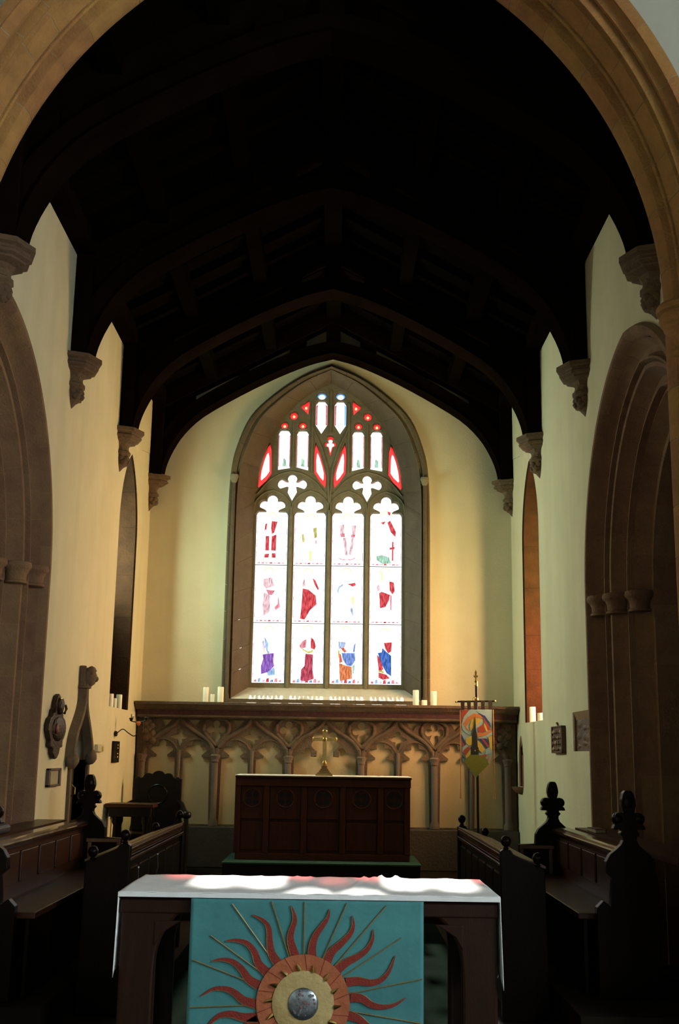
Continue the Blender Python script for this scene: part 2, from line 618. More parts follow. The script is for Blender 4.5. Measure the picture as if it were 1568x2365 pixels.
# ================================================================== SETTING
WALL = 2.22          # half width of the chancel
EAST = 13.80         # inner face of the east wall
AX = -0.04           # axis of the chancel arch
WX = -0.02           # axis of the east window
RIDGE, SLOPE = 7.22, 0.55

# ---- floors
fl = struct('floor', MB().box(-4.6, 4.6, -8.2, 6.05, -0.2, -0.012), 'floor_joint', 'stone flag floor of the nave')
for i in range(-5, 6):
    for j in range(9):
        x0, y0 = i * 0.82 - 0.41, 0.4 + j * 0.62
        obj('flagstone', MB().box(x0 + 0.006, x0 + 0.814, y0 + 0.006, y0 + 0.614, -0.06, 0.0), 'flagstone', fl)
struct('floor_chancel', MB().box(-WALL - 0.8, WALL + 0.8, 6.05, 10.9, -0.2, 0.15), 'floor_dark', 'dark chancel floor between the choir stalls')
struct('floor_sanctuary', MB().box(-WALL - 0.8, WALL + 0.8, 10.9, 14.4, -0.2, 0.36), 'floor_dark', 'raised dark sanctuary floor before the high altar')
for s in (-1, 1):
    struct('floor_platform' if s < 0 else 'floor_platform_right', MB().box(min(s * 1.42, s * WALL), max(s * 1.42, s * WALL), 6.42, 9.7, 0.15, 0.30), 'floor_dark',
           'low platform under the %s choir stall' % ('left' if s < 0 else 'right'))
fp = thing('footpace', (0, 12.9, 0.36), 'dark step with a green carpet top under the high altar', 'step')
obj('step_body', MB().box(-1.04, 1.0, 12.28, 13.45, 0.36, 0.515), 'floor_dark', fp)
obj('step_carpet', MB().box(-1.05, 1.01, 12.27, 13.45, 0.515, 0.53), 'carpet_teal', fp)
tag(obj('carpet_runner', MB().box(-1.02, 1.02, 6.30, 10.88, 0.15, 0.162), 'carpet'), 'green carpet runner along the chancel between the stalls', 'carpet')
tag(obj('altar_mat', MB().box(-1.05, 1.05, 4.7, 6.04, 0.0, 0.012), 'carpet'), 'dark green carpet mat under the foreground communion table', 'carpet')
tag(obj('sanctuary_carpet', MB().box(-1.75, 1.75, 10.95, 12.03, 0.36, 0.372), 'carpet'), 'green carpet on the sanctuary floor before the altar step', 'carpet')

# ---- chancel arch wall with the nave shell behind the camera
ARCH = dict(a=2.06, zs=4.2, c=0.7)
hole = [(u + AX, z) for u, z in pointed(ARCH['a'], ARCH['zs'], ARCH['c'], off=0.11, z0=-0.1)]
struct('wall_arch', plate([[(-4.6, -0.2), (4.6, -0.2), (4.6, 9.2), (-4.6, 9.2)], [(hole[0][0], -0.15)] + hole + [(hole[-1][0], -0.15)]], 5.80, 6.42, XZ),
       'plaster_nave', 'pale plastered wall around the chancel arch')
for s, nm in ((-1, 'wall_nave_left'), (1, 'wall_nave_right')):
    hs = []
    for yc in (-4.6, -1.2, 2.2):
        hs.append([(yc + u, z) for u, z in pointed(0.75, 4.1, 0.5, z0=2.0)])
    struct(nm, plate([[(-8.2, -0.2), (5.82, -0.2), (5.82, 9.2), (-8.2, 9.2)]] + hs, s * 4.6, s * 5.2, YZ), 'plaster_nave',
           'pale plastered nave wall on the %s' % ('left' if s < 0 else 'right'))
    for k, h in enumerate(hs):
        w = thing('window_%d' % (4 + k + (0 if s < 0 else 3)), (s * 4.9, (-4.6, -1.2, 2.2)[k], 2.0), 'nave window on the %s wall' % ('left' if s < 0 else 'right'), None, kind='structure')
        yc = (-4.6, -1.2, 2.2)[k]
        for d in (-1, 1):
            lt = [(yc + d * 0.36 + u, z) for u, z in pointed(0.30, 4.2, 0.25, z0=2.08, n=8)]
            obj('pane', MB().prism(lt, YZ, s * 4.88, s * 4.89), 'g_nave_n' if s < 0 else 'g_nave_s', w)
        lts = [[(yc + d * 0.36 + u, z) for u, z in pointed(0.30, 4.2, 0.25, z0=2.08, n=8)] for d in (-1, 1)]
        obj('tracery', plate([h] + lts, s * 4.82, s * 4.95, YZ), 'stone_window', w)
wh = [(u, z) for u, z in pointed(1.3, 4.6, 0.8, z0=2.6)]
struct('wall_west', plate([[(-4.6, -0.2), (4.6, -0.2), (4.6, 9.2), (-4.6, 9.2)], wh], -8.8, -8.2, XZ), 'plaster_nave', 'pale plastered west wall of the nave')
w = thing('window_10', (0, -8.5, 2.6), 'added unseen west window lighting the table frontal', None, kind='structure')  # unseen window added behind the camera to light the frontal
lts = [[(d * 0.66 + u, z) for u, z in pointed(0.58, 4.7, 0.4, z0=2.7, n=8)] for d in (-1, 1)]
for lt in lts:
    obj('pane', MB().prism(lt, XZ, -8.49, -8.48), 'g_nave_n', w)
obj('tracery', plate([wh] + lts, -8.55, -8.42, XZ), 'stone_window', w)
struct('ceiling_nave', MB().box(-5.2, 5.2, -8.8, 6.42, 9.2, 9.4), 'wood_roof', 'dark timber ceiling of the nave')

# ---- stones of the chancel arch
ca = thing('trim_1', (0, 6.1, 0), 'broad pointed chancel arch of brown sandstone blocks', None, kind='structure')


def arch_rails(sect):
    R = []
    for off, y in sect:
        pts = pointed(ARCH['a'], ARCH['zs'], ARCH['c'], off=off, n=40)
        full = [(ARCH['a'] + off, z) for z in (0.0, 1.0, 2.0, 3.0)] + pts + [(-ARCH['a'] - off, z) for z in (3.0, 2.0, 1.0, 0.0)]
        R.append([(u + AX, y, z) for u, z in full])
    return R


orders = [
    ([(0.060, 6.44), (0.030, 6.428), (0.022, 6.40), (0.000, 6.385), (-0.012, 6.35), (-0.015, 6.31), (-0.008, 6.27), (0.012, 6.235), (0.040, 6.225), (0.085, 6.215), (0.108, 6.18),
      (0.090, 6.14), (0.018, 6.128), (0.010, 6.116), (0.020, 6.105), (0.15, 6.105), (0.15, 6.44)], 0.34),
    ([(0.050, 6.10), (0.030, 6.095), (0.036, 6.08), (0.058, 5.965), (0.110, 5.945), (0.125, 5.91), (0.100, 5.876), (0.034, 5.868), (0.030, 5.857), (0.050, 5.852), (0.18, 5.852), (0.18, 6.10)], 0.30),
    ([(0.105, 5.848), (0.078, 5.83), (0.076, 5.805), (0.110, 5.79), (0.126, 5.765), (0.122, 5.74), (0.112, 5.728), (0.142, 5.718), (0.176, 5.722), (0.196, 5.76), (0.196, 5.848)], 0.38),
]
for sect, step in orders:
    R = arch_rails(sect)
    stones(ca, 'voussoir', R, breaks_by_length(R[2], step), 'stone_arch', gap=0.0028, smooth=40)
    mo, my = sum(o_ for o_, _ in sect) / len(sect), sum(y_ for _, y_ in sect) / len(sect)
    obj('mortar_core', MB().rails(arch_rails([(min(o_ + 0.0035, 0.18), my + (y_ - my) * 0.985) for o_, y_ in sect])), 'mortar', ca)
for s in (-1, 1):
    cx = AX + s * 2.145
    m = MB()
    m.lathe([(0.075, 3.89), (0.095, 3.90), (0.105, 3.92), (0.095, 3.94), (0.08, 3.95), (0.085, 4.01), (0.115, 4.06), (0.125, 4.07), (0.125, 4.09),
             (0.14, 4.10), (0.15, 4.13), (0.14, 4.16), (0.16, 4.17), (0.165, 4.20), (0.15, 4.22)], (cx, 6.27), n=20)
    obj('capital', m, 'stone_arch', ca, smooth=40)
    obj('shaft', MB().lathe([(0.095, 0.2), (0.075, 0.3), (0.075, 3.90)], (cx, 6.27), n=16), 'stone_arch', ca, smooth=40)

# ---- side walls of the chancel, each with a wide arch, a window recess and its own niches
SIDE_ARCH = dict(a=1.57, zs=2.95, c=0.2)
ARCH_Y = {-1: 7.43, 1: 7.93}
WIN_Y, WIN_A, WIN_ZS, WIN_C = 12.43, 0.56, 4.0, 0.45
SILL = {-1: 2.08, 1: 2.01}
for s, nm, sd in ((-1, 'wall_left', 'left'), (1, 'wall_right', 'right')):
    ah = [(max(6.46, ARCH_Y[s] + u), z) for u, z in pointed(SIDE_ARCH['a'], SIDE_ARCH['zs'], SIDE_ARCH['c'], off=-0.07, z0=-0.15, n=30)]
    clean = [ah[0]]
    for p in ah[1:]:
        if abs(p[0] - clean[-1][0]) + abs(p[1] - clean[-1][1]) > 1e-4:
            clean.append(p)
    near = [(WIN_Y + u, z) for u, z in pointed(WIN_A, WIN_ZS, WIN_C, z0=SILL[s], n=20)]
    near = near[len(near) // 2:]                      # the half nearer the nave, from the crown down
    wh = [(13.79, SILL[s]), (13.79, 5.25), (13.0, 5.10)] + near
    holes = [clean, wh]
    if s > 0:
        holes.append([(13.15, 1.31), (13.38, 1.31), (13.38, 1.66), (13.34, 1.76), (13.265, 1.86), (13.19, 1.76), (13.15, 1.66)])   # piscina
        holes.append([(9.70, 1.69), (10.35, 1.69), (10.35, 2.03), (9.70, 2.03)])                                                     # aumbry
    else:
        holes.append([(10.24 + 0.02, -0.1), (10.92, -0.1), (10.92, 1.55), (10.84, 1.72), (10.70, 1.86), (10.58, 1.92), (10.46, 1.86), (10.33, 1.72), (10.26, 1.55)])
    struct(nm, plate([[(6.42, -0.2), (14.6, -0.2), (14.6, 6.4), (6.42, 6.4)]] + holes, s * WALL, s * (WALL + 0.85), YZ), 'plaster',
           'cream plastered %s wall of the chancel' % sd)
    # moulded stone arch
    tr = thing('trim_%d' % (2 if s < 0 else 3), (s * WALL, ARCH_Y[s], 0), 'moulded brown stone arch in the %s chancel wall' % sd, None, kind='structure')

    def side_rails(sect):
        R = []
        for off, d in sect:
            pts = pointed(SIDE_ARCH['a'], SIDE_ARCH['zs'], SIDE_ARCH['c'], off=off, n=30)
            full = [(SIDE_ARCH['a'] + off, z) for z in (0.1, 1.0, 2.0)] + pts + [(-SIDE_ARCH['a'] - off, z) for z in (2.0, 1.0, 0.1)]
            R.append([(s * (WALL + d), max(6.44, ARCH_Y[s] + u), z) for u, z in full])
        return R
    for sect, step in (
            ([(0.0, -0.02), (-0.02, -0.05), (-0.06, -0.05), (-0.075, -0.03), (-0.085, 0.01), (-0.10, 0.04), (-0.10, 0.10), (0.0, 0.10)], 0.45),
            ([(-0.10, 0.02), (-0.115, 0.075), (-0.15, 0.115), (-0.195, 0.12), (-0.22, 0.095), (-0.228, 0.065), (-0.245, 0.065), (-0.25, 0.13), (-0.25, 0.30), (-0.08, 0.30)], 0.42),
            ([(-0.25, 0.13), (-0.27, 0.10), (-0.30, 0.105), (-0.315, 0.16), (-0.35, 0.225), (-0.39, 0.235), (-0.41, 0.205), (-0.425, 0.205), (-0.43, 0.26), (-0.43, 0.5), (-0.2, 0.5), (-0.2, 0.3)], 0.42),
            ([(-0.43, 0.26), (-0.46, 0.25), (-0.48, 0.30), (-0.52, 0.37), (-0.55, 0.38), (-0.56, 0.5), (-0.56, 0.85), (-0.40, 0.85)], 0.46)):
        R = side_rails(sect)
        n = len(R[0])
        br = [b for b in breaks_by_length(R[0], step)]
        keep = []
        for b in br:
            i = min(n - 1, int(b))
            keep.append(b)
            if R[0][i][1] <= 6.45 and i > n // 2:
                break
        stones(tr, 'voussoir', R, keep, 'stone_side', gap=0.0016, smooth=40)
        mo, md_ = sum(o_ for o_, _ in sect) / len(sect), sum(d_ for _, d_ in sect) / len(sect)
        RC = side_rails([(o_ + 0.002, d_ + 0.002) for o_, d_ in sect])
        k_ = int(keep[-1]) + 1
        obj('mortar_core', MB().rails([r_[:k_] for r_ in RC]), 'mortar_side', tr)
    yb = ARCH_Y[s] + SIDE_ARCH['a']
    zc = 3.0 if s < 0 else 2.90
    for dy, dd, rr in ((-0.14, 0.06, 0.10), (-0.30, 0.15, 0.10), (-0.47, 0.29, 0.10)):
        m = MB().lathe([(rr * 0.80, zc - 0.13), (rr * 0.93, zc - 0.125), (rr * 0.93, zc - 0.11), (rr * 0.80, zc - 0.10), (rr * 0.84, zc - 0.05), (rr * 1.0, zc - 0.02),
                        (rr * 1.15, zc - 0.01), (rr * 1.22, zc + 0.012), (rr * 1.15, zc + 0.035), (rr, zc + 0.04)], (s * (WALL + dd), yb + dy), n=16)
        obj('capital', m, 'stone_side', tr, smooth=40)
    # the dark space beyond the arch
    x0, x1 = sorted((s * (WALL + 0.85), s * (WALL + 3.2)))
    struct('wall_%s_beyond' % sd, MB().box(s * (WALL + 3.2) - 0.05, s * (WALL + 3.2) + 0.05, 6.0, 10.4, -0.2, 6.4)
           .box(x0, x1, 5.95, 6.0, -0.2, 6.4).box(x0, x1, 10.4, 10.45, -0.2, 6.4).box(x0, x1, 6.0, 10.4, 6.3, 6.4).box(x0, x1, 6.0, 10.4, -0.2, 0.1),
           'plaster_shade', 'unlit side chamber beyond the %s arch' % sd)
    # window in its recess
    wnd = thing('window_%d' % (2 if s < 0 else 3), (s * 2.5, WIN_Y, SILL[s]), 'narrow stained glass window deep in the %s chancel wall' % sd, None, kind='structure')
    lts = [[(WIN_Y + d * 0.24 + u, z) for u, z in pointed(0.20, 4.05, 0.16, z0=3.28 if s < 0 else SILL[s] + 0.10, n=10)] for d in (-1, 1)]
    opening = [(WIN_Y + u, z) for u, z in pointed(WIN_A - 0.004, WIN_ZS, WIN_C, z0=SILL[s] + 0.004, n=24)]
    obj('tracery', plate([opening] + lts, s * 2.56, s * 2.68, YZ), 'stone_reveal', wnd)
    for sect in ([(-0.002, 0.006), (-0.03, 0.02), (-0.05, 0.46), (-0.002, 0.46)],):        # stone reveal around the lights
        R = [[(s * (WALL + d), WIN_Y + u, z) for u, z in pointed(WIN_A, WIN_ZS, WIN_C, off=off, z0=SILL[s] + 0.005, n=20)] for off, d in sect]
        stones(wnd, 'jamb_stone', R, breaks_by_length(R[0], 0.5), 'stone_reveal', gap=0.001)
    rest = [(13.788, SILL[s] + 0.002), (13.788, 5.247), (13.0, 5.098)] + [(y, z) for y, z in near[:1]] + \
           [(WIN_Y + u, z) for u, z in pointed(WIN_A, WIN_ZS, WIN_C, z0=SILL[s] + 0.002, n=20)][:21][::-1]
    obj('splay', MB().prism([(13.79, WALL + 0.004), (13.79, WALL + 0.5), (WIN_Y + WIN_A, WALL + 0.5), (WIN_Y + WIN_A, WALL + 0.05)], lambda u, w_, d: (s * w_, u, d), SILL[s], 4.35), 'plaster', wnd)
    obj('head_splay', plate([rest], s * (WALL + 0.005), s * (WALL + 0.5), YZ), 'plaster', wnd)
    for lt in lts:
        if s < 0:
            obj('pane', MB().prism(lt, YZ, s * 2.62, s * 2.625), 'g_north', wnd)
        else:
            yl, yr, zl = min(y for y, _ in lt), max(y for y, _ in lt), min(z for _, z in lt)
            obj('pane', MB().prism([(yr, zl), (yr, 3.195), (yl, 3.195), (yl, zl)], YZ, s * 2.62, s * 2.625), 'g_south', wnd)
            obj('pane', MB().prism([(yr, 3.205)] + [q for q in lt if q[1] > 3.3] + [(yl, 3.205)], YZ, s * 2.62, s * 2.625), 'g_south_upper', wnd)
            obj('saddle_bar', MB().box(s * 2.615, s * 2.63, yl, yr, 3.193, 3.207), 'lead', wnd)

# ---- east wall and great window
def half_curve(pts, n=33):
    h = smooth_curve([(x, z, 0) for x, z in pts], n)
    h = [(p[0], p[1]) for p in h]
    return [(WX + x, z) for x, z in h] + [(WX - x, z) for x, z in reversed(h[:-1])]


HC = [(1.245, 2.21), (1.245, 3.3), (1.243, 4.47), (1.225, 5.03), (1.165, 5.37), (1.005, 5.765), (0.725, 6.06), (0.365, 6.315), (0, 6.47)]
FC = [(1.125, 2.21), (1.130, 3.3), (1.135, 4.47), (1.120, 4.95), (1.055, 5.30), (0.895, 5.70), (0.635, 5.985), (0.325, 6.225), (0, 6.385)]
PC = [(0.955, 2.40), (0.955, 3.4), (0.950, 4.70), (0.938, 4.96), (0.862, 5.34), (0.705, 5.725), (0.455, 6.04), (0.225, 6.225), (0, 6.345)]
H, F, P = half_curve(HC), half_curve(FC), half_curve(PC)
MC = half_curve([(a[0] * 0.5 + b[0] * 0.5, a[1] * 0.5 + b[1] * 0.5) for a, b in zip(HC, FC)])
wall_hole = [(x * 0.995 + WX * 0.005, z) for x, z in MC]
struct('wall_east', plate([[(-3.1, -0.2), (3.1, -0.2), (3.1, 7.6), (-3.1, 7.6)], wall_hole], EAST, EAST + 0.8, XZ), 'plaster',
       'plastered east wall with the great window')

win = thing('window_1', (WX, 14.25, 2.21), 'tall pointed four-light stained glass window in the east wall', None, kind='structure')
at = lambda C, y: [(x, y, z) for x, z in C]
grow = lambda C, k: [(WX + (x - WX) * k, 2.3 + (z - 2.3) * (1 + (k - 1) * 0.6)) for x, z in C]
R = [at(H, 13.86), at(H, 13.775), at(grow(H, 0.985), 13.75), at(MC, 13.755), at(grow(MC, 0.99), 13.785), at(grow(F, 1.005), 13.77), at(F, 13.785), at(F, 13.86)]
stones(win, 'jamb_stone', R, breaks_by_length(R[0], 0.36), 'stone_window', gap=0.002, smooth=45)
R = [at(F, 13.79), at(P, 14.165), at(grow(P, 1.10), 14.165), at(grow(F, 1.06), 13.87)]
stones(win, 'splay_stone', R, breaks_by_length(R[0], 0.33), 'stone_window', gap=0.002, smooth=45)
for s in (-1, 1):     # slender nook shafts with little caps
    obj('nook_shaft', MB().lathe([(0.030, 2.23), (0.030, 2.30), (0.022, 2.33), (0.022, 4.92)], (WX + s * 1.180, 13.75), n=10), 'stone_window', win, smooth=40)
    obj('nook_capital', MB().lathe([(0.024, 4.90), (0.04, 4.93), (0.045, 4.96), (0.052, 4.97), (0.052, 5.0), (0.03, 5.02)], (WX + s * 1.178, 13.75), n=12), 'stone_tracery', win, smooth=40)

# tracery openings (metres on the window plane, left half then mirrored)
LX = [-0.722, -0.241, 0.241, 0.722]
LHW, LZ0, LSH = 0.200, 2.485, 4.635


def light_outline(cx):
    head = radial((cx, LSH - 0.012), [(cx, LSH + 0.155, 0.066), (cx - 0.098, LSH + 0.080, 0.064), (cx + 0.098, LSH + 0.080, 0.064)],
                  [[(cx - 0.085, LSH - 0.05), (cx + 0.085, LSH - 0.05), (cx + 0.06, LSH + 0.12), (cx - 0.06, LSH + 0.12)],
                   [(cx - LHW, LSH - 0.05), (cx + LHW, LSH - 0.05), (cx + LHW, LSH - 0.03), (cx + LHW - 0.03, LSH + 0.004), (cx - LHW + 0.03, LSH + 0.004), (cx - LHW, LSH - 0.03)]],
                  0, PI, 72)
    return [(cx - LHW, LZ0), (cx + LHW, LZ0), (cx + LHW, LSH - 0.035), (cx + LHW - 0.012, LSH - 0.012)] + head[1:-1] + [(cx - LHW + 0.012, LSH - 0.012), (cx - LHW, LSH - 0.035)]


def mirror(poly):
    return [(-x, z) for x, z in poly]


def quatre(cx, cz, k=1.0):
    return radial((cx, cz), [(cx, cz + 0.075 * k, 0.060 * k), (cx - 0.120 * k, cz + 0.004, 0.066 * k), (cx + 0.120 * k, cz + 0.004, 0.066 * k)],
                  [[(cx - 0.12 * k, cz - 0.03 * k), (cx + 0.12 * k, cz - 0.03 * k), (cx + 0.12 * k, cz + 0.035 * k), (cx - 0.12 * k, cz + 0.035 * k)],
                   [(cx - 0.060 * k, cz - 0.10 * k), (cx, cz - 0.21 * k), (cx + 0.060 * k, cz - 0.10 * k), (cx + 0.04 * k, cz + 0.02), (cx - 0.04 * k, cz + 0.02)],
                   [(cx - 0.04 * k, cz), (cx + 0.04 * k, cz), (cx + 0.04 * k, cz + 0.07 * k), (cx - 0.04 * k, cz + 0.07 * k)]], n=80)


def panel_light(x0, x1, zl, zr, zt):
    cx, hw = (x0 + x1) / 2, (x1 - x0) / 2
    return [(x0, zl), (x1, zr), (x1, zt - 0.045), (x1 - 0.022, zt - 0.005), (cx + 0.03, zt + 0.002), (cx - 0.03, zt + 0.002), (x0 + 0.022, zt - 0.005), (x0, zt - 0.045)]


def disc(cx, cz, rx, rz, n=20):
    return [(cx + rx * math.cos(2 * PI * i / n), cz + rz * math.sin(2 * PI * i / n)) for i in range(n)]


left_shapes = [
    (quatre(-0.477, 4.995), 'white'),
    (panel_light(-0.668, -0.516, 5.185, 5.212, 5.715), 'white'),
    (panel_light(-0.433, -0.281, 5.225, 5.185, 5.712), 'white'),
    (disc(-0.596, 5.778, 0.048, 0.046), 'redglow'),
    (disc(-0.360, 5.781, 0.048, 0.046), 'redglow'),
    ([(-0.775, 5.534), (-0.754, 5.442), (-0.745, 5.138), (-0.807, 5.042), (-0.906, 4.946), (-0.921, 4.974), (-0.903, 5.154), (-0.853, 5.364), (-0.805, 5.499)], 'pink'),
    ([(-0.186, 5.544), (-0.144, 5.452), (-0.085, 5.262), (-0.048, 5.111), (-0.050, 4.998), (-0.061, 4.96), (-0.126, 5.034), (-0.199, 5.147), (-0.207, 5.375), (-0.200, 5.49)], 'pink'),
    (disc(-0.478, 5.910, 0.054, 0.056, 8), 'redglow'),
    ([(-0.287, 6.120), (-0.277, 6.087), (-0.292, 5.926), (-0.315, 5.951), (-0.393, 6.027), (-0.379, 6.056)], 'redglow'),
    ([(-0.195, 5.788), (-0.120, 5.673), (-0.047, 5.790), (-0.047, 6.069), (-0.080, 6.113), (-0.162, 6.113), (-0.195, 6.069)], 'white'),
    (disc(-0.121, 6.180, 0.060, 0.046), 'paleblue'),
]
centre_shape = radial((0, 5.535), [(0, 5.605, 0.045), (-0.043, 5.535, 0.034), (0.043, 5.535, 0.034)],
                      [[(-0.034, 5.50), (0, 5.372), (0.034, 5.50), (0.02, 5.58), (-0.02, 5.58)]], n=48)
lights = [light_outline(x) for x in LX]
shapes = left_shapes + [(mirror(p), c) for p, c in left_shapes] + [(centre_shape, 'pink')]
sh = lambda poly: [(x + WX, z) for x, z in poly]
outline = [(WX + (x - WX) * 1.07, z) for x, z in grow(P, 1.02)]
def widen(poly):
    return swell(poly, centroid(poly), 0.011)


def widen_light(cx, k):
    hd_ = swell(lights[k][2:], (cx, LSH - 0.012), 0.011)
    hd_ = [(max(cx - LHW - 0.011, min(cx + LHW + 0.011, x)), z) for x, z in hd_]
    return [(cx - LHW - 0.011, LZ0 - 0.015), (cx + LHW + 0.011, LZ0 - 0.015)] + hd_


obj('tracery', plate([outline] + [sh(p) for p in lights] + [sh(p) for p, _ in shapes], 14.195, 14.36, XZ), 'stone_tracery', win)
obj('tracery_face', plate([outline] + [sh(widen_light(x, k)) for k, x in enumerate(LX)] + [sh(widen(p)) for p, _ in shapes], 14.165, 14.195, XZ), 'stone_tracery', win)
# raised mullion and arch mouldings on the face of the tracery
m = MB()
for x in (-0.481, 0.0, 0.481):
    m.tube([(WX + x, 14.165, 2.42), (WX + x, 14.165, 4.60), (WX + x, 14.165, 4.66)], [0.020, 0.020, 0.012], n=6)
for cx in LX:
    for d in (-1, 1):
        c = smooth_curve([(WX + cx + d * 0.2405, 14.165, 4.60), (WX + cx + d * 0.215, 14.165, 4.76), (WX + cx + d * 0.12, 14.165, 4.865), (WX + cx, 14.165, 4.915)], 14)
        m.tube(c, 0.012, n=6)
for cx in (-0.481, 0.481):
    for d in (-1, 1):
        c = smooth_curve([(WX + cx + d * 0.44, 14.165, 4.86), (WX + cx + d * 0.30, 14.165, 5.03), (WX + cx + d * 0.15, 14.165, 5.125), (WX + cx, 14.165, 5.165)], 14)
        m.tube(c, 0.012, n=6)
for x in (-0.722, -0.475, -0.241, 0.241, 0.475, 0.722):
    if abs(x) in (0.475,):
        m.tube([(WX + x, 14.165, 5.22), (WX + x, 14.165, 5.80)], 0.013, n=6)
for s in (-1, 1):
    m.tube([(WX + s * 0.235, 14.165, 5.15), (WX + s * 0.235, 14.165, 6.08)], 0.015, n=6)
    m.tube([(WX + s * 0.0, 14.165, 4.66), (WX + s * 0.03, 14.165, 5.2), (WX + s * 0.12, 14.165, 5.5), (WX + s * 0.235, 14.165, 5.75)], 0.014, n=6)
m.tube([(WX, 14.165, 5.68), (WX, 14.165, 6.24)], 0.016, n=6)
obj('mullion_moulding', m, 'stone_tracery', win, smooth=50)

# glass of the tracery lights
for p, c in shapes:
    q = sh(p)
    pn = obj('pane', MB().prism(q, XZ, 14.250, 14.256), 'g_' + c, win)
    cx = sum(a for a, _ in q) / len(q)
    cz = sum(b for _, b in q) / len(q)
    if c == 'redglow':
        obj('glass_jewel', MB().prism(disc(cx, cz, 0.017, 0.019, 10), XZ, 14.240, 14.244), 'g_gold', pn)
    if c == 'pink':
        inner = [(cx + (a - cx) * 0.62, cz + (b - cz) * 0.62) for a, b in q]
        big = [(cx + (a - cx) * 1.0, cz + (b - cz) * 1.0) for a, b in q]
        pn.data.materials[0] = MATS['g_redglow']
        obj('glass_piece', MB().prism(inner, XZ, 14.238, 14.242), 'g_white', pn)
    if c == 'white' and 5.1 < cz and len(q) == 8:
        for d in (-1, 1):
            obj('glass_border', MB().prism([(cx + d * 0.075, 5.24), (cx + d * 0.064, 5.24), (cx + d * 0.064, 5.66), (cx + d * 0.075, 5.66)], XZ, 14.238, 14.242), 'g_rose', pn)
        obj('glass_piece', MB().prism([(cx - 0.02, 5.25), (cx + 0.03, 5.24), (cx + 0.025, 5.33), (cx - 0.01, 5.36)], XZ, 14.238, 14.242), 'g_green', pn)
    if c == 'white' and 5.75 < cz < 6.05:
        for d in (-1, 1):
            col = 'g_red' if cx < 0 or d < 0 else 'g_azure'
            obj('glass_border', MB().prism([(cx + d * 0.072, 5.80), (cx + d * 0.055, 5.80), (cx + d * 0.055, 6.03), (cx + d * 0.048, 6.08), (cx + d * 0.072, 6.06)], XZ, 14.238, 14.242), col, pn)
    if c == 'paleblue':
        ring = disc(cx, cz, 0.060, 0.046) + disc(cx, cz, 0.042, 0.030)[::-1]
        pn.data.materials[0] = MATS['g_azure']
        obj('glass_jewel', MB().prism(disc(cx, cz, 0.040, 0.030), XZ, 14.240, 14.244), 'g_white', pn)
    if c == 'white' and cz < 5.1:
        for d in (-1, 1):
            obj('glass_piece', MB().prism(disc(cx + d * 0.075, cz + 0.055, 0.028, 0.018, 8), XZ, 14.238, 14.242), 'g_rose', pn)

